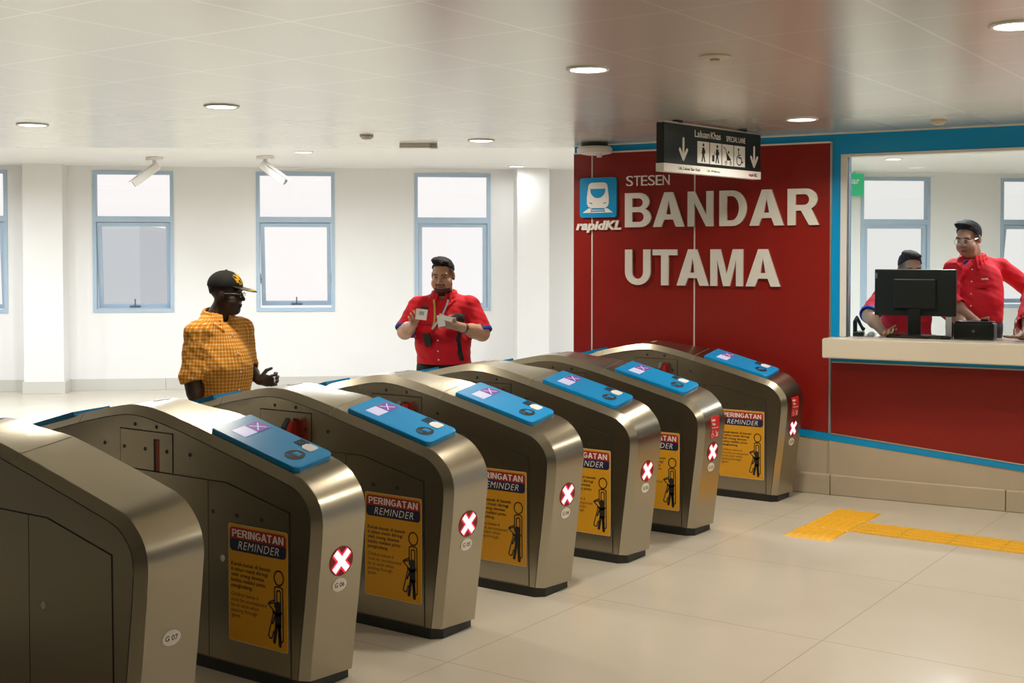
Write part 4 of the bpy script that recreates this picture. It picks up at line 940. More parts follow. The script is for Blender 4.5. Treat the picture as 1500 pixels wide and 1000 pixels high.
M_HAIR = mat('hair_black', (0.012, 0.011, 0.012), 0.75, 0, 0.2, bump=(90, 0.4)); M_HAIRG = mat('hair_greying', (0.03, 0.028, 0.028), 0.75, 0, 0.2, bump=(90, 0.4))
M_UNI = mat('uniform_red', (0.62, 0.012, 0.025), 0.75, 0, 0.25, noise=(14, 0.10), bump=(26, 0.25)); M_CUFF = mat('cuff_blue', (0.01, 0.05, 0.38), 0.7)
M_TROU = mat('trousers_black', (0.012, 0.012, 0.015), 0.8); M_SHOE = mat('shoe_black', (0.010, 0.010, 0.010), 0.35)
def plaid():
    m = bpy.data.materials.new('orange_plaid'); m.use_nodes = True; t = m.node_tree; b = t.nodes['Principled BSDF']; b.inputs['Roughness'].default_value = 0.85; b.inputs['Specular IOR Level'].default_value = 0.15
    a = t.nodes.new('ShaderNodeAttribute'); a.attribute_name = 'Pat'; sp = t.nodes.new('ShaderNodeSeparateXYZ'); t.links.new(a.outputs['Vector'], sp.inputs[0])
    o = []
    for ax in 'XY':
        d = t.nodes.new('ShaderNodeMath'); d.operation = 'DIVIDE'; d.inputs[1].default_value = 0.021; t.links.new(sp.outputs[ax], d.inputs[0])
        p = t.nodes.new('ShaderNodeMath'); p.operation = 'PINGPONG'; p.inputs[1].default_value = 0.5; t.links.new(d.outputs[0], p.inputs[0])
        r = t.nodes.new('ShaderNodeMapRange'); r.inputs[1].default_value = 0.08; r.inputs[2].default_value = 0.20; r.inputs[3].default_value = 1; r.inputs[4].default_value = 0; t.links.new(p.outputs[0], r.inputs[0]); o.append(r)
    s = t.nodes.new('ShaderNodeMath'); s.operation = 'ADD'; t.links.new(o[0].outputs[0], s.inputs[0]); t.links.new(o[1].outputs[0], s.inputs[1])
    cr = t.nodes.new('ShaderNodeValToRGB'); e = cr.color_ramp.elements; e[0].color = (0.60, 0.20, 0.012, 1); e[1].color = (0.86, 0.72, 0.50, 1); k = e.new(0.5); k.color = (0.70, 0.36, 0.07, 1)
    h = t.nodes.new('ShaderNodeMath'); h.operation = 'MULTIPLY'; h.inputs[1].default_value = 0.5; t.links.new(s.outputs[0], h.inputs[0]); t.links.new(h.outputs[0], cr.inputs[0]); t.links.new(cr.outputs[0], b.inputs['Base Color'])
    return m
M_PLAID = plaid()
def rotz(a): c, s = math.cos(a), math.sin(a); return np.array([[c, -s, 0], [s, c, 0], [0, 0, 1]])
def rotx(a): c, s = math.cos(a), math.sin(a); return np.array([[1, 0, 0], [0, c, -s], [0, s, c]])
def unit(v): v = np.array(v, float); return v/np.linalg.norm(v)

def head_prims(f, H, Rh, s, fat=1.0):
    W = lambda *p: H + Rh @ (np.array(p)*s)
    E = lambda c, r, k=0.012, mode='u': f.ell(W(*c), np.array(r)*s, Rh, k, mode)
    E((0, .014, .034), (.075, .095, .086), 0.01); E((0, -.018, -.045), (.060*fat, .072, .072), 0.03); E((0, -.060, -.098), (.030*fat, .026, .022), 0.02)
    for x in (-1, 1): E((x*.036*fat, -.048, -.05), (.033*fat, .036, .042), 0.02)
    f.cap(W(-.042, -.074, .024), W(.042, -.074, .024), .013*s, .013*s, 0.012)
    for x in (-1, 1): E((x*.031, -.094, .004), (.017, .012, .0105), 0.010, 's')
    for x in (-1, 1): E((x*.031, -.077, .002), (.0135, .0125, .0105), 0.004)
    f.cap(W(0, -.084, .010), W(0, -.106, -.028), .0085*s, .0125*s, 0.008)
    for x in (-1, 1): E((x*.012, -.095, -.034), (.0095, .011, .0085), 0.005)
    E((0, -.087, -.0625), (.025, .014, .0065), 0.004); E((0, -.085, -.0735), (.021, .014, .0075), 0.004)
    for x in (-1, 1): E((x*.077, .008, -.006), (.010, .020, .033), 0.005)
def hand_prims(f, Wr, fd, td, curl, s=1.0, thumb=0.6, spread=0.12):
    """wrist, finger direction, thumb side direction, curl per joint (rad)"""
    fd = unit(fd); td = np.array(td, float); td = unit(td - fd*(td@fd)); nd = np.cross(fd, td)      # palm normal: curl goes towards it
    if isinstance(curl, tuple): curl, sg = curl; nd = nd*sg
    R = np.stack([td, nd, fd], 1)
    f.ell(Wr+fd*.048*s, np.array([.041, .0145, .052])*s, R, 0.012); f.cap(Wr, Wr+fd*.03*s, .026*s, .028*s, 0.015)
    for i, (t, L_) in enumerate(((.0335, .072), (.0112, .080), (-.0112, .075), (-.0325, .058))):
        b = Wr+fd*(.088-.004*abs(i-1.3))*s+td*t*s; ang = 0.0; d0 = unit(fd+td*spread*(1.4-i)*.5); p = b
        for j, q in enumerate((.45, .31, .24)):
            ang += curl*(0.75 if j == 0 else 1.0); d = d0*math.cos(ang)+nd*math.sin(ang); e = p+d*L_*q*s
            f.cap(p, e, (.0092-.0006*j)*s, (.0088-.0008*j)*s, 0.002); p = e
    b = Wr+fd*.022*s+td*.030*s; d = unit(fd*.55+td*.75+nd*thumb); m = b+d*.042*s; f.cap(b-d*.01*s, m, .0135*s, .0115*s, 0.006)
    d2 = unit(fd*.85+td*.25+nd*thumb*1.1); f.cap(m, m+d2*.033*s, .0108*s, .009*s, 0.003)

class Person:
    """everything in a local frame: x to the person's left, -y to the front, z up from the floor"""
    def __init__(self, label, loc, facing, group=None):
        self.root = thing('person', label, 'person', loc, math.atan2(facing.x, -facing.y), group); self.phi = None
    def frame(self, phi_deg):                          # view frame (right, towards camera, up) -> local
        ph = math.radians(phi_deg); self.ph = ph
        return lambda a, d, z: V3(a*math.sin(ph)-d*math.cos(ph), -(a*math.cos(ph)+d*math.sin(ph)), z)
def build_person(P, J, skin, hair, shirt_m, hs=1.0, fat=1.0, girth=1.0, head_yaw=0.0, head_pitch=0.0, sleeve=0.92, beard=0.0, hands=None, hem=0.9, plaid_=False,
                 torso=None, hair_m=None, hairline=None, cuffs=True, h=0.0048, arm=1.0, seated=False, collar=True, bald=False):
    root = P.root; Rh = rotz(head_yaw) @ rotx(head_pitch); H = J['head']; nk = J['neck']
    allp = np.array([J[k] for k in J]); lo = allp.min(0)-0.24; hi = allp.max(0)+0.24; lo[2] = max(lo[2], -0.005)-0.01*0
    lo[2] = -0.01
    # ---- body: one continuous skin
    f = Field(lo, hi, h)
    head_prims(f, H, Rh, hs, fat)
    nb = H+Rh @ (V3(0, .022, -.075)*hs); f.cap(nb, nk, .055*hs*fat**.5, .062*hs*fat**.5, 0.02); f.ell(H+Rh @ (V3(0, -.03, -.1)*hs), (.045*fat*hs, .05*hs, .03*hs), None, 0.03)
    pel = J['pelvis']; ch = (nk*0.55+pel*0.45)
    f.cap(nk-V3(0, -.01, .02), nk-V3(0, -.02, .16), .052*hs, .07, 0.02); f.cap(nk-V3(0, -.01, .19), pel, .085, .12, 0.05); f.cap(J['shR'], J['shL'], .036, .036, 0.02)
    for sd in 'RL':
        f.cap(J['sh'+sd], J['el'+sd], .046*arm, .043*arm, 0.03); f.cap(J['el'+sd], J['wr'+sd], .044*arm, .028*arm**.5, 0.015)
        f.cap(J['el'+sd], J['el'+sd]*.6+J['wr'+sd]*.4, .043*arm, .043*arm, 0.02)
        f.cap(J['hip'+sd], J['kn'+sd], .075, .055, 0.04); f.cap(J['kn'+sd], J['an'+sd], .052, .038, 0.02)
        ft = J['an'+sd]+V3(0, -.12, -.045); f.cap(J['an'+sd]+V3(0, .03, -.04), ft, .035, .03, 0.02)
        if hands and sd in hands:
            fd, td, curl = hands[sd][:3]; hand_prims(f, J['wr'+sd], fd, td, curl, hs, *(hands[sd][3:]))
    Pn, Q = f.nets()
    loc = (Pn-H) @ Rh/hs                               # head frame coordinates for features
    col = np.tile(np.array(skin), (len(Pn), 1)); hx, hy, hz = loc.T; ax = np.abs(hx); near = (np.abs(hz) < .14) & (ax < .1) & (np.abs(hy) < .13)
    def paint(mask, c, a=1.0): col[near & mask] = col[near & mask]*(1-a)+np.array(c)*a
    paint((hy < -.05) & (hz > .019) & (hz < .029-0.12*np.abs(ax-.03)) & (ax > .010) & (ax < .052), (.015, .012, .012), .85)
    if beard > 0:
        bm_ = (hz < -.078) & (hy < .0) & (hz > -.14); paint(bm_, (.018, .014, .013), beard)
        paint((hz < -.02) & (hz > -.14) & (ax > .045) & (hy < .0) & (hy > -.06), (.018, .014, .013), beard*.85); paint((hz < -.046) & (hz > -.0575) & (ax < .034) & (hy < -.06), (.018, .014, .013), beard*.8)
        paint((hz < -.046) & (hz > -.09) & (ax > .027) & (ax < .036) & (hy < -.06), (.018, .014, .013), beard*.7)
    paint((hz < -.056) & (hz > -.080) & (ax < .024) & (hy < -.083), np.array(skin)*np.array([.75, .5, .5]), .9); paint((np.abs(hz+.068) < .0016) & (ax < .024) & (hy < -.083), (.03, .012, .012), .9)
    if hair:                                           # short cropped sides fading into the skin
        fd_ = np.clip((ax-.048)/.018, 0, 1)*np.clip((hz+.012)/.035, 0, 1)*np.clip((hy+.072)/.02, 0, 1)*(near & (hz < .16)); col[:] = col*(1-.7*fd_[:, None])+np.array([.03, .022, .02])*.7*fd_[:, None]
    ed = np.sqrt((ax-.031)**2+((hz-.002)*1.7)**2); paint((ed < .014) & (hy < -.07), (.02, .014, .012), .8); paint((ed < .014) & (ed > .006) & (hz < .004) & (hy < -.07), np.array(skin)*1.0+.12, .6)
    body = net_obj('body', Pn, Q, M_SKIN, root, col)
    # ---- hair
    if hair:
        g = Field(H-.16, H+.16, .004); W = lambda *p: H + Rh @ (np.array(p)*hs)
        ys, zs = hairline or ([-.105, -.09, -.065, -.03, .03, .06, .11], [.078, .074, .040, .0, -.02, -.045, -.06])
        g.ell(W(0, .014, .036), np.array([.081, .102, .094])*hs, Rh, 0, 'u', lambda x, y, z: (np.interp(y/hs, ys, zs)*hs-z)*.75)
        if hair == 'tuft': g.ell(W(0, -.042, .106), np.array([.060, .046, .023])*hs, Rh, 0.015); g.ell(W(-.02, -.02, .118), np.array([.055, .06, .022])*hs, Rh, 0.015)
        g.wobble(.0016, 120, 1); Pn, Q = g.nets(); net_obj('hair', Pn, Q, hair_m or M_HAIR, root)
    # ---- trousers and shoes
    t = Field(lo, np.array([hi[0], hi[1], pel[2]+.22]), .0085)
    t.ell(pel, (.175*girth, .135*girth, .13), None, 0.02)
    for sd in 'RL':
        t.cap(J['hip'+sd], J['kn'+sd], .092*girth**.5, .072, 0.04); t.cap(J['kn'+sd], J['an'+sd]+V3(0, 0, -.02), .070, .062, 0.02)
    t.wobble(.003, 34, 2); t.plane((0, 0, pel[2]+.10), (0, 0, 1)); Pn, Q = t.nets(); net_obj('trousers', Pn, Q, M_TROU, root)
    for sd in 'RL':
        a = J['an'+sd]; q = Field(a-V3(.09, .2, .12), a+V3(.09, .13, .08), .007); q.ell(a+V3(0, -.05, -.052), (.048, .14, .038), None, 0); q.ell(a+V3(0, .03, -.02), (.043, .06, .05), None, .03); q.plane((0, 0, a[2]-.0895), (0, 0, -1)); Pn, Q = q.nets(); net_obj('shoe', Pn, Q, M_SHOE, root)
    # ---- shirt
    g = Field(lo, hi, .006); SH, SL = J['shR'], J['shL']
    for c, r, k in torso: g.ell(c, r, None, k)
    g.cap(SH*.94+SL*.06, SL*.94+SH*.06, .058*arm, .058*arm, 0.05); dx = (SL-SH)*.16; g.cap(nk-dx+V3(0, .012, -.062), nk+dx+V3(0, .012, -.062), .052, .052, 0.06)
    for q_ in (SH, SL): g.cap(nk*.8+q_*.2+V3(0, .01, -.045), q_*.85+nk*.15+V3(0, 0, .0), .046, .05*arm, 0.05)
    info = []
    for sd in 'RL':
        s0, e0 = J['sh'+sd], J['el'+sd]; L_ = np.linalg.norm(e0-s0); d = (e0-s0)/L_; w_ = unit(J['wr'+sd]-e0)
        if sleeve <= 1: e = s0+d*L_*sleeve; dd = d
        else: e = e0+w_*np.linalg.norm(J['wr'+sd]-e0)*(sleeve-1); dd = w_
        r0, r1 = .066*arm, .066*arm
        if sleeve <= 1: g.cap(s0, e+d*.05, r0, r1, 0.035, cut=(e, d))
        else: g.cap(s0, e0, r0, r1, 0.035); g.cap(e0, e+dd*.05, r1, r1*.97, 0.02, cut=(e, dd))
        info.append((sd, s0, e, dd, r1))
    g.wobble(.0028, 30, 3); g.wobble(.0014, 75, 5)
    for sd, s0, e, dd, r1 in info: g.cap(e-dd*.045, e+dd*.06, r1-.010, r1-.008, 0.0, 's')
    g.plane((0, 0, hem), (0, 0, -1)); 
    g.cap(nk+V3(0, -.015, -.030), nk+V3(0, -.03, .12), .052*hs*fat**.5, .075*hs, 0.0, 's')
    if collar:
        rc = .080*hs*fat**.5
        def fy(x, z):                                  # front of the shirt so far
            i = int(round((x-g.lo[0])/g.h)); k = int(round((z-g.lo[2])/g.h)); c_ = np.nonzero(g.F[i, :, k] < 0)[0]
            return g.lo[1]+g.h*c_[0] if len(c_) else nk[1]-.09
        for sgn in (-1, 1):
            pts = [nk+V3(sgn*rc*math.sin(t_), .012+rc*math.cos(t_), .030-.040*(t_/2.7)) for t_ in np.linspace(0, 2.75, 10)]
            tx, tz = nk[0]+sgn*.052, nk[2]-.095; tip = V3(tx, fy(tx, tz)-.009, tz); mx_ = pts[-1]*.5+tip*.5; mx_[1] = min(mx_[1], fy(mx_[0], mx_[2])-.006)
            ox = nk[0]+sgn*.092; oz = nk[2]-.055; out = V3(ox, min(fy(ox, oz)-.003, nk[1]-.02), oz)
            for a, b in zip(pts[:-1], pts[1:]):
                g.cap(a, b, .0095, .0095, .004); g.cap(a-V3(0, 0, .022)+unit(a-nk)*.006, b-V3(0, 0, .022)+unit(b-nk)*.006, .012, .012, .008)
            g.cap(pts[-1], mx_, .0105, .010, .004); g.cap(mx_, tip, .012, .009, .003); g.cap(pts[-3], out, .012, .009, .006); g.cap(out, tip, .010, .009, .004); g.cap(pts[-2], (out+tip)/2, .012, .010, .006)
    Pn, Q = g.nets(); pat = None
    if plaid_:
        c0 = torso[0][0]; u = np.arctan2(Pn[:, 0]-c0[0], -(Pn[:, 1]-c0[1]))*.19; v = Pn[:, 2]-.25*0
        pat = np.stack([u, v, v*0], 1)
        for sd, s0, e, dd, r1 in info:
            d = unit(e-s0); q = Pn-s0; tt = q @ d; rad = q-tt[:, None]*d; dist = np.linalg.norm(rad, axis=1); m_ = (dist < r1+.022) & (tt > .06) & (np.sign(q[:, 0]) == np.sign(s0[0]-c0[0]))
            a1 = unit(np.cross(d, V3(0, 1, 0))); a2 = np.cross(d, a1); pat[m_, 0] = np.arctan2(rad[m_] @ a1, rad[m_] @ a2)*r1; pat[m_, 1] = tt[m_]
    shirt = net_obj('shirt', Pn, Q, shirt_m, root, None, pat)
    if cuffs:
        for sd, s0, e, dd, r1 in info:
            q = Field(e-.13, e+.13, .005); q.cap(e-dd*.022, e+dd*.05, r1+.005, r1+.004, 0, cut=(e+dd*.004, dd))
            q.put((slice(None),)*3, (lambda X, Y, Z: -((X-e[0]+dd[0]*.024)*dd[0]+(Y-e[1]+dd[1]*.024)*dd[1]+(Z-e[2]+dd[2]*.024)*dd[2]))(*np.meshgrid(*[q.lo[i]+q.h*np.arange(q.n[i]) for i in range(3)], indexing='ij', sparse=True))*-1, 0, 's')
            q.cap(e-dd*.1, e+dd*.1, r1-.009, r1-.009, 0, 's'); A, B = q.nets()
            if len(A): net_obj('cuff', A, B, M_CUFF, shirt)
    P.sv = Pn; P.shirt = shirt; P.body = body; P.H = H; P.Rh = Rh; P.hs = hs; P.nk = nk
    return P
def on_front(P, x, z, r=0.014):
    v = P.sv; m = (np.abs(v[:, 0]-x) < r) & (np.abs(v[:, 2]-z) < r); return v[m][:, 1].min() if m.any() else -0.15
def patch(P, name, x, z, w_, h_, m, parent, lift=0.003, th=0.003, tilt=0.0):
    y0, y1 = on_front(P, x-w_*.4, z), on_front(P, x+w_*.4, z); yt, yb = on_front(P, x, z+h_*.4), on_front(P, x, z-h_*.4); ym = on_front(P, x, z, 0.008+max(w_, h_)/2)
    R = Matrix.Translation((x, ym-lift, z)) @ Matrix.Rotation(math.atan2(y1-y0, w_*.8), 4, 'Z') @ Matrix.Rotation(math.atan2(-(yt-yb), h_*.8)*-1, 4, 'X') @ Matrix.Rotation(tilt, 4, 'Y')
    return box(name, (-w_/2, -th, -h_/2), (w_/2, th, h_/2), m, parent, 0.001, R)
def ribbon(P, name, pts, wd, m, parent, lift=0.006):
    bm = bmesh.new(); Q = [Vector((x, on_front(P, x, z, .012)-lift, z)) for x, z in pts]; L_, R_ = [], []
    for i, q in enumerate(Q):
        d = (Q[min(i+1, len(Q)-1)]-Q[max(i-1, 0)]).normalized(); s = d.cross(Vector((0, 1, 0))).normalized()*wd/2
        L_.append((bm.verts.new(q+s), bm.verts.new(q+s+Vector((0, .003, 0))))); R_.append((bm.verts.new(q-s), bm.verts.new(q-s+Vector((0, .003, 0)))))
    for i in range(len(Q)-1):
        for a, b in (((L_[i][0], L_[i+1][0]), (R_[i][0], R_[i+1][0])), ((L_[i][1], L_[i+1][1]), (R_[i][1], R_[i+1][1]))): bm.faces.new((a[0], a[1], b[1], b[0]))
        for S_ in (L_, R_): bm.faces.new((S_[i][0], S_[i+1][0], S_[i+1][1], S_[i][1]))
    return bm_obj(name, bm, m, parent)
def placket(P, zs, x0=0.0):
    for z in zs:
        y = on_front(P, x0, z); bm = bmesh.new(); add_cyl(bm, (x0, y-.003, z), (x0, y+.004, z), .0055, None, 10); bm_obj('button', bm, M_WHITE, P.shirt)
def legs(x=.1, hip=.86, kn=.46, an=.09, y=0.0): return dict(hipR=V3(-x, y, hip), hipL=V3(x, y, hip), knR=V3(-x*1.1, y-.01, kn), knL=V3(x*1.1, y-.02, kn), anR=V3(-x*1.15, y+.02, an), anL=V3(x*1.2, y+.01, an))
def face_vec(phi): p = math.radians(phi); return RT*math.cos(p) - FW*math.sin(p)

# ---- passenger in a checked shirt
ph = 40; P = Person('person in an orange checked shirt and black cap, looking right, behind the gates', (-2.31, 1.57, 0), face_vec(ph)); K = P.frame(ph)
J = dict(head=K(.045, .0, 1.500), neck=K(-.005, .0, 1.375), shR=K(-.112, .135, 1.262), shL=K(.112, -.135, 1.270), elR=K(-.130, .175, 1.00), wrR=K(-.085, .21, .78), elL=K(.135, -.145, 1.02), wrL=K(.232, -.05, .962), pelvis=V3(0, .02, .84), **legs(.1, .80, .44))
J['fgR'] = J['wrR']+V3(0, -.05, -.12)
torso = [(V3(0, .0, 1.16), (.178, .138, .19), .0), (V3(0, -.035, 1.03), (.190, .172, .19), .06), (V3(0, -.01, .90), (.185, .155, .14), .05), (V3(0, .045, 1.19), (.15, .105, .16), .04)]
build_person(P, J, (.050, .026, .017), 'short', M_PLAID, hs=1.0, fat=1.08, girth=1.05, head_yaw=math.radians(36), head_pitch=math.radians(4), sleeve=1.10, hands=dict(R=(V3(0, -.2, -1), V3(.3, -1, 0), (.28, 1)), L=(K(1, .25, -.05), K(.0, .3, 1.0), (1.05, -1))), hem=.80, plaid_=True,
             torso=torso, cuffs=False, arm=1.06, hair_m=M_HAIRG, hairline=([-.105, -.06, -.02, .03, .06, .11], [.10, .09, .03, .01, -.03, -.06]))
placket(P, (1.25, 1.14, 1.03, .92))
g = Field(P.H-.22, P.H+.22, .004); W = lambda *p: P.H + P.Rh @ V3(*p)
g.ell(W(0, .014, .050), (.089, .110, .092), P.Rh, 0, 'u', lambda x, y, z: -(z-(-.012 if True else 0)+.10*np.minimum(y, 0)*0)+.0)
g.ell(W(0, .012, .142), (.008, .008, .006), None, .004)
Rb = P.Rh @ rotx(math.radians(10)); g.ell(W(0, -.105, .036), (.078, .085, .0075), Rb, .006)
A, B = g.nets(); lc = (A-P.H) @ P.Rh; hx, hy, hz = lc.T; cc = np.tile(np.array([.012, .012, .011]), (len(A), 1))
em = (hy < -.045) & (hy > -.10) & (np.abs(hx) < .05) & (hz > .058) & (hz < .125) & (np.sin(hx*190)*np.sin(hz*150+hx*40) > -.25); cc[em] = (.55, .30, .01)
br = (hy < -.105) & (hz < .06); cc[br] = (.10, .085, .06); ye = br & (hy < -.150) & (hz > .028) & (np.sin(hx*260) > -.3); cc[ye] = (.55, .33, .01)
net_obj('cap', A, B, M_CAPM, P.root, cc)
bm = bmesh.new()
for sx in (-1, 1):
    add_tube(bm, [W(sx*.031+.021*math.cos(t), -.100, .0+.017*math.sin(t)) for t in np.linspace(0, 2*math.pi, 15)], .002, 6); add_tube(bm, [W(sx*.052, -.098, .006), W(sx*.076, -.05, .006), W(sx*.082, .02, .0)], .002, 6)
add_tube(bm, [W(-.010, -.102, .004), W(.010, -.102, .004)], .002, 6); bm_obj('spectacles', bm, M_CHROME, P.root)
RM = Matrix.Translation(P.root.location) @ Matrix.Rotation(P.root.rotation_euler.z, 4, 'Z')
hp = J['wrL'] + unit(K(1, .25, -.05))*.105 + V3(0, 0, .012)
o = box('train_ticket', (-.026, -.0008, -.017), (.026, .0008, .017), M_WHITE, None, 0, None); o.matrix_world = RM @ Matrix.Translation(hp) @ Matrix.Rotation(math.radians(40), 4, 'Z'); tag(o, 'small white ticket at the fingertips of the passenger in checked shirt', 'ticket')

# ---- officer sorting papers
ph = 98; P = Person('person in red uniform shirt with black beard, looking down at papers in both hands', (-2.235, 3.705, 0), face_vec(ph)); K = P.frame(ph); OP = P
J = dict(head=K(-.005, .03, 1.585), neck=K(.0, .0, 1.452), shR=K(-.195, .0, 1.340), shL=K(.200, .0, 1.345), elR=K(-.285, .10, 1.165), wrR=K(-.205, .335, 1.235), elL=K(.290, .08, 1.150), wrL=K(.105, .345, 1.225), pelvis=V3(0, .02, .92), **legs(.11, .87, .47))
J['fgR'] = J['wrR']+V3(0, -.12, .05)
torso = [(V3(0, .0, 1.235), (.195, .145, .19), .0), (V3(0, -.045, 1.08), (.212, .190, .19), .06), (V3(0, -.01, .95), (.205, .165, .13), .05), (V3(0, .04, 1.27), (.16, .11, .14), .04)]
build_person(P, J, (.58, .33, .22), 'tuft', M_UNI, hs=1.04, fat=1.12, girth=1.15, head_yaw=math.radians(-4), head_pitch=math.radians(12), sleeve=.98, beard=.92, hands=dict(R=(K(.25, .9, .35), K(.75, .1, .55), (.62, 1)), L=(K(-.75, .35, .25), K(-.1, .5, .8), (.55, -1))), hem=.925, torso=torso, arm=1.22,
             hairline=([-.105, -.088, -.06, -.02, .03, .06, .11], [.062, .058, .038, .015, -.005, -.025, -.045]))
placket(P, (1.30, 1.21, 1.11, 1.03, .965))
text_obj('chest_lettering', 'rapidKL', .062, 1.285, lambda a, b, h, P=P: Vector((a, on_front(P, a, b, .012)-.004-h, b)), 0, .001, M_WHITE, P.shirt, height=.013, bold=.03)
text_obj('sleeve_lettering', 'rapidKL', .245, 1.215, lambda a, b, h, P=P: Vector((a, on_front(P, a, b, .016)-.003-h, b)), 0, .001, M_WHITE, P.shirt, height=.014, bold=.03)
patch(P, 'pocket_flap', -.10, 1.245, .10, .03, M_UNI, P.shirt); patch(P, 'pocket_flap', .10, 1.245, .10, .03, M_UNI, P.shirt)
patch(P, 'pen', .048, 1.275, .008, .045, mat('pen_blue', (.02, .03, .5), .3), P.shirt, .006, .004)
M_LAN1 = mat('lanyard_yellow', (.55, .42, .08), .6); M_LAN2 = mat('lanyard_grey', (.45, .55, .72), .6)
for sx, m_ in ((-1, M_LAN1), (1, M_LAN2)):
    ribbon(P, 'lanyard', [(sx*.055, 1.405), (sx*.045, 1.36), (sx*.03-.01, 1.30), (sx*.012-.025, 1.245), (-.045, 1.19)], .014, m_, P.root, .010)
bd = patch(P, 'name_badge', -.075, 1.115, .062, .095, mat('badge_black', (.012, .013, .014), .25), P.root, .010, .004, math.radians(-8)); bd['label'] = 'black card holder hanging from the lanyard'
ribbon(P, 'sling_strap', [(.155, 1.30), (.150, 1.22), (.145, 1.12), (.155, 1.02), (.165, .955)], .035, M_TROU, P.root, .006)
bm = bmesh.new(); e = (J['elL']*.30+J['wrL']*.70); add_box(bm, (-.023, -.006, -.02), (.023, .006, .02), .004)
d = unit(J['wrL']-J['elL']); wq = Field(e-.08, e+.08, .004); wq.cap(e-d*.012, e+d*.012, .0385, .0385, 0, cut=(e+d*.014, d)); wq.cap(e-d*.05, e+d*.05, .034, .034, 0, 's')
bm.free(); A, B = wq.nets(); ws = net_obj('wristwatch', A, B, M_SHOE, P.root); R = Vector(d).to_track_quat('X', 'Z').to_matrix().to_4x4()
box('watch_face', (-.02, -.02, .0), (.02, .02, .014), M_BLACK, ws, .004, Matrix.Translation(Vector(e)+Vector((0, -.036, .012))) @ R @ Matrix.Rotation(math.radians(70), 4, 'X'))
RM = Matrix.Translation(P.root.location) @ Matrix.Rotation(P.root.rotation_euler.z, 4, 'Z')
def held(name, label, at, w_, h_, th, ry, m, cat='paper', rx=0.0):
    o = box(name, (-w_/2, -th/2, -h_/2), (w_/2, th/2, h_/2), m); o.matrix_world = RM @ Matrix.Translation(Vector(at)) @ Matrix.Rotation(math.radians(ry), 4, 'Y') @ Matrix.Rotation(math.radians(rx), 4, 'X'); return tag(o, label, cat)
M_PAPER = mat('paper', (.82, .80, .76), .6)
pc = held('paper_card', 'pale card with grey print held in the officer\'s right hand', K(-.135, .46, 1.312), .082, .078, .002, 6, M_PAPER, 'card', -15)
box('print_block', (-.018, -.0022, -.005), (.018, -.0008, .022), mat('print_grey', (.42, .40, .38), .6), pc)
bx = held('black_card', 'thin black card standing up behind the pale card in officer\'s hand', K(-.115, .445, 1.345), .055, .05, .003, 4, M_INK, 'card', -15)
held('paper_slip', 'folded white paper slip held in the officer\'s left hand', K(.005, .47, 1.268), .052, .085, .004, -12, M_PAPER, 'paper', -10); held('paper_slip', 'creased white paper slip lying across officer\'s left fingers', K(.045, .475, 1.285), .088, .036, .003, 14, M_PAPER, 'paper', -20)
hb = J['elL']*.45+J['wrL']*.55
bg_ = Field(V3(.02, -.42, 1.12), V3(.28, -.05, 1.42), .006); bg_.ell(V3(.135, on_front(P, .135, 1.27)-.03, 1.262), (.055, .035, .045), None, 0); bg_.ell(V3(.10, on_front(P, .10, 1.25)-.028, 1.245), (.045, .03, .03), None, .02); bg_.wobble(.002, 60, 2)
A, B = bg_.nets(); o = net_obj('sling_bag', A, B, M_TROU, None); o.matrix_world = RM; tag(o, 'small black pouch against the chest of the officer sorting papers', 'bag')

# ------------------------------------------------------------------ the booth: staff, monitor, printer
BF = 0.30
ph = 118; P = Person('standing person in red uniform shirt and glasses inside the booth, looking down', (1.03, 6.02, BF), face_vec(ph)); K = P.frame(ph)
J = dict(head=K(-.065, .05, 1.560), neck=K(-.015, .0, 1.430), shR=K(-.195, .08, 1.330), shL=K(.225, -.06, 1.338), elR=K(-.22, .10, 1.10), wrR=K(-.10, .28, .96), elL=K(.46, -.02, 1.16), wrL=K(.30, .10, .945), pelvis=V3(0, .02, .91), **legs(.1, .87, .47))
torso = [(V3(0, .0, 1.22), (.205, .135, .19), .0), (V3(0, -.02, 1.08), (.212, .160, .19), .06), (V3(0, .0, .96), (.205, .150, .12), .05), (V3(0, .04, 1.25), (.165, .105, .14), .04)]
build_person(P, J, (.40, .21, .14), 'tuft', M_UNI, hs=1.05, fat=1.04, girth=1.15, head_yaw=math.radians(-22), head_pitch=math.radians(14), sleeve=1.35, hands=dict(R=(K(.1, .8, -.4), K(.9, 0, .2), (.3, 1)), L=(K(-.3, .25, -.85), K(-.6, .5, .2), (.35, -1))), hem=.93, torso=torso, arm=1.04, cuffs=False)
placket(P, (1.33, 1.24, 1.15, 1.06, .98))
text_obj('chest_lettering', 'rapidKL', .065, 1.255, lambda a, b, h, P=P: Vector((a, on_front(P, a, b, .012)-.004-h, b)), 0, .001, M_WHITE, P.shirt, height=.012, bold=.03)
patch(P, 'pocket_flap', -.09, 1.21, .10, .03, M_UNI, P.shirt); patch(P, 'pocket_flap', .09, 1.21, .10, .03, M_UNI, P.shirt); patch(P, 'clip_pen', .085, 1.215, .05, .014, M_INK, P.shirt, .008, .005)
Wd_ = lambda *p: P.H + P.Rh @ (V3(*p)*P.hs)
bm = bmesh.new()
for sx in (-1, 1):
    add_tube(bm, [Wd_(sx*.031+.023*math.cos(t), -.103, -.001+.019*math.sin(t)) for t in np.linspace(0, 2*math.pi, 17)], .0019, 6); add_tube(bm, [Wd_(sx*.054, -.100, .006), Wd_(sx*.076, -.05, .007), Wd_(sx*.082, .02, .0)], .0018, 6)
add_tube(bm, [Wd_(-.009, -.105, .004), Wd_(.009, -.105, .004)], .0018, 6); sp_ = bm_obj('spectacles', bm, M_CHROME, P.root)
cl = patch(P, 'inner_collar', -.035, 1.385, .03, .04, M_CUFF, P.shirt, .004, .004, .5)

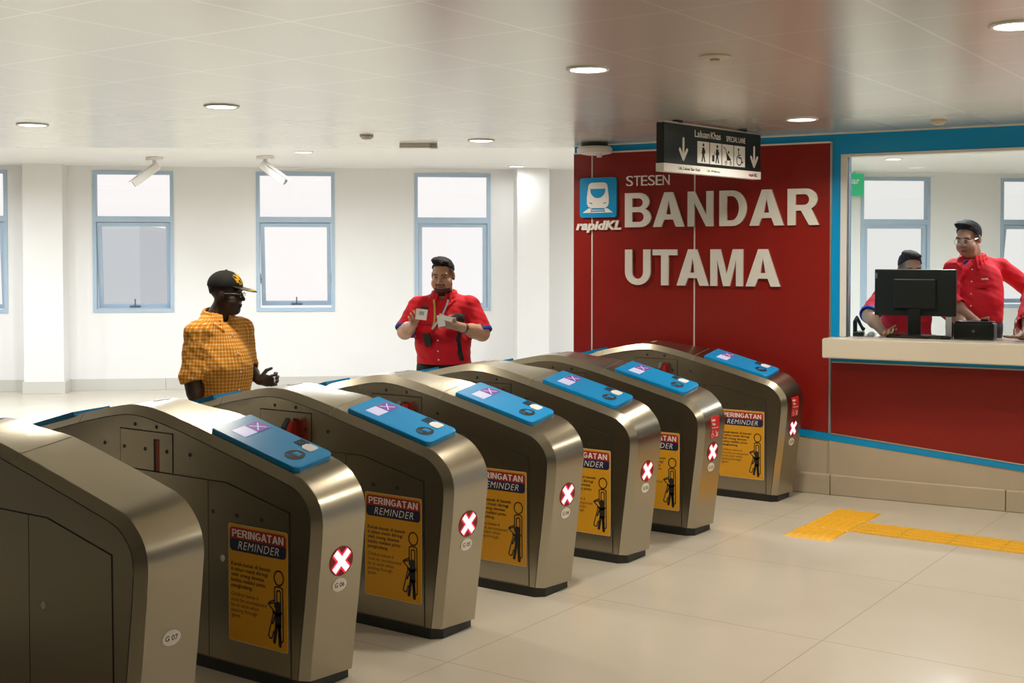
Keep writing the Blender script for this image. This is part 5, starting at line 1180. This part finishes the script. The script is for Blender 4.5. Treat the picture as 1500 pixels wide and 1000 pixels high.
ph = 96; P = Person('seated person in red uniform shirt, face half hidden behind the monitor', (0.563, 5.828, BF), face_vec(ph)); K = P.frame(ph)
J = dict(head=K(-.005, .14, 1.335), neck=K(.0, .06, 1.215), shR=K(-.20, .06, 1.10), shL=K(.20, .06, 1.10), elR=K(-.335, .24, .985), wrR=K(-.315, .50, .885), elL=K(.32, .24, .985), wrL=K(.295, .50, .88), pelvis=K(0, -.06, .64), hipR=K(-.1, -.04, .61), hipL=K(.1, -.04, .61), knR=K(-.12, .30, .58), knL=K(.12, .30, .58), anR=K(-.12, .26, .09), anL=K(.12, .26, .09))
torso = [(K(0, .05, .97), (.185, .13, .20), .0), (K(0, .02, .84), (.19, .155, .18), .06), (K(0, -.04, .70), (.19, .15, .12), .05)]
build_person(P, J, (.46, .26, .17), 'tuft', M_UNI, hs=1.03, fat=1.05, girth=1.05, head_yaw=math.radians(8), head_pitch=math.radians(14), sleeve=.98, hands=dict(R=(K(.12, 1, -.12), K(1, -.1, .1), (.35, 1)), L=(K(-.2, 1, -.1), K(-1, -.1, .1), (.3, -1))), hem=.645, torso=torso, arm=1.12, hair_m=M_HAIRG)
placket(P, (1.05, .96, .87))
seat_loc = P.root.location.copy() - Vector(face_vec(ph))*0.06
t = thing('stool', 'stool under the seated booth clerk, behind the counter', 'stool', seat_loc)
bm = bmesh.new(); add_lathe(bm, [(.16, .44), (.18, .45), (.18, .48), (.16, .495)]); bm_obj('seat', bm, M_TROU, t, 40)
bm = bmesh.new(); add_cyl(bm, (0, 0, .03), (0, 0, .44), .025); bm_obj('post', bm, M_CHROME, t, 40); bm = bmesh.new(); add_lathe(bm, [(.2, 0), (.2, .015), (.04, .035)]); bm_obj('base', bm, M_BLACK, t, 40)

ph = 100; P = Person('person at the photo\'s right edge, red sleeve and hand resting on the counter', tuple(red(1.72, BF, -.74)), face_vec(ph)); K = P.frame(ph)
J = dict(head=K(.02, .05, 1.52), neck=K(.0, .0, 1.39), shR=K(-.20, .03, 1.325), shL=K(.20, -.03, 1.325), elR=K(-.33, .19, 1.045), wrR=K(-.445, .40, .882), elL=K(.28, .02, 1.04), wrL=K(.25, .2, .86), pelvis=V3(0, .02, .88), **legs(.1, .84, .46))
torso = [(V3(0, .0, 1.20), (.185, .125, .20), .0), (V3(0, -.02, 1.04), (.180, .145, .19), .06), (V3(0, .0, .92), (.175, .135, .12), .05)]
build_person(P, J, (.36, .20, .13), 'short', M_UNI, sleeve=1.55, hands=dict(R=(K(-.95, .25, -.08), K(.25, .95, .05), (.12, 1), .1, .5), L=(K(-.2, .6, -.7), K(-.7, .3, 0), (.3, -1))), hem=.90, torso=torso, arm=1.08, cuffs=False)

# monitor seen from the back, on the counter
def on_counter(s, off): return red(s, 1.1462, off)
mt = thing('computer_monitor', 'black computer monitor seen from behind, on the booth counter', 'monitor', on_counter(.765, -.30), TH)
M_MON = mat('monitor_black', (.011, .013, .012), .42)
box('shell', (-.287, -.012, .150), (.287, .018, .487), M_MON, mt, .006); box('back_bulge', (-.15, -.035, .20), (.15, -.010, .42), M_MON, mt, .010); box('screen', (-.275, .0175, .165), (.275, .0195, .475), mat('screen_dark', (.02, .03, .04), .15, emit=(.5, .6, .7), estr=.25), mt)
box('stand_neck', (-.045, -.028, .01), (.045, -.006, .24), M_MON, mt, .004); box('stand_foot', (-.13, -.08, 0), (.13, .09, .012), M_MON, mt, .004)
box('port_label', (-.28, -.0135, .42), (-.268, -.0115, .46), mat('label_grey', (.25, .25, .23), .5), mt)
pr = thing('receipt_printer', 'black boxy printer on counter, right of the monitor', 'printer', on_counter(1.195, -.20), TH)
box('case', (-.135, -.07, 0), (.135, .09, .115), M_MON, pr, .010); box('lid', (-.125, -.06, .112), (.125, .08, .128), M_BLACK, pr, .006); bm = bmesh.new(); add_cyl(bm, (-.0, -.0715, .06), (-.0, -.069, .06), .010); bm_obj('round_emblem', bm, mat('emblem_grey', (.25, .25, .25), .4), pr); box('side_knob', (.04, -.02, .128), (.09, .03, .145), M_MON, pr, .006)
kb = thing('keyboard', 'flat black keyboard lying on counter before the monitor', 'keyboard', on_counter(.83, -.135), TH)
box('base', (-.22, -.06, 0), (.22, .06, .016), M_MON, kb, .004)
bm = bmesh.new()
for r in range(4):
    for c in range(14): add_box(bm, (-.21+c*.030, -.05+r*.025, .015), (-.184+c*.030, -.029+r*.025, .021))
tag(bm_obj('keys', bm, mat('keys_black', (.02, .022, .022), .5), kb), kind='stuff')
ph_ = thing('desk_phone', 'dark desk phone at the left end of the booth counter', 'telephone', on_counter(.378, -.19), TH+.2)
box('base', (-.028, -.08, 0), (.05, .09, .03), M_MON, ph_, .006); bm = bmesh.new(); add_box(bm, (-.03, -.02, .02), (.0, .01, .11), .008); bm_obj('cradle', bm, M_MON, ph_); bm = bmesh.new(); add_tube(bm, [(-.015, -.015, .10), (-.005, .0, .135), (.03, .05, .06), (.04, .075, .045)], [.016, .013, .011, .016], 10); bm_obj('handset', bm, M_MON, ph_, 50)
ms = thing('computer_mouse', 'small computer mouse under the seated clerk\'s right hand', 'mouse', on_counter(.47, -.235), TH)
q = Field((-.05, -.07, -.005), (.05, .07, .05), .003); q.ell((0, 0, .0), (.03, .052, .03), None, 0); q.plane((0, 0, 0), (0, 0, -1)); A, B = q.nets(); net_obj('shell', A, B, M_WHITE, ms)
bn = thing('paper_note', 'small white paper standing between monitor and printer', 'paper', on_counter(1.032, -.12), TH); box('sheet', (-.02, -.002, 0), (.02, .002, .155), M_WHITE, bn); box('sheet_foot', (-.022, -.02, 0), (.022, .02, .004), M_WHITE, bn)
# exit sign on the far wall behind the booth
ex = thing('exit_sign', 'green exit sign seen through the left edge of booth glass', 'sign', wall_pt(4.37, 0.28, 2.54), math.atan2(WD.y, WD.x))
box('panel', (-.42, -.02, 0), (.42, .02, .31), mat('exit_green', (.03, .36, .16), .4, emit=(.05, .5, .25), estr=.35), ex, .003)
XF = lambda a, b, h: Vector((a, -.02-h, b)); text_obj('exit_text', 'Keluar', .02, .17, XF, 0, .002, M_WHITE, ex, height=.085, width=.34, bold=.01)
box('hanger', (-.3, -.01, .31), (-.28, .01, .341), M_ALU, ex); box('hanger', (.28, -.01, .31), (.3, .01, .341), M_ALU, ex)
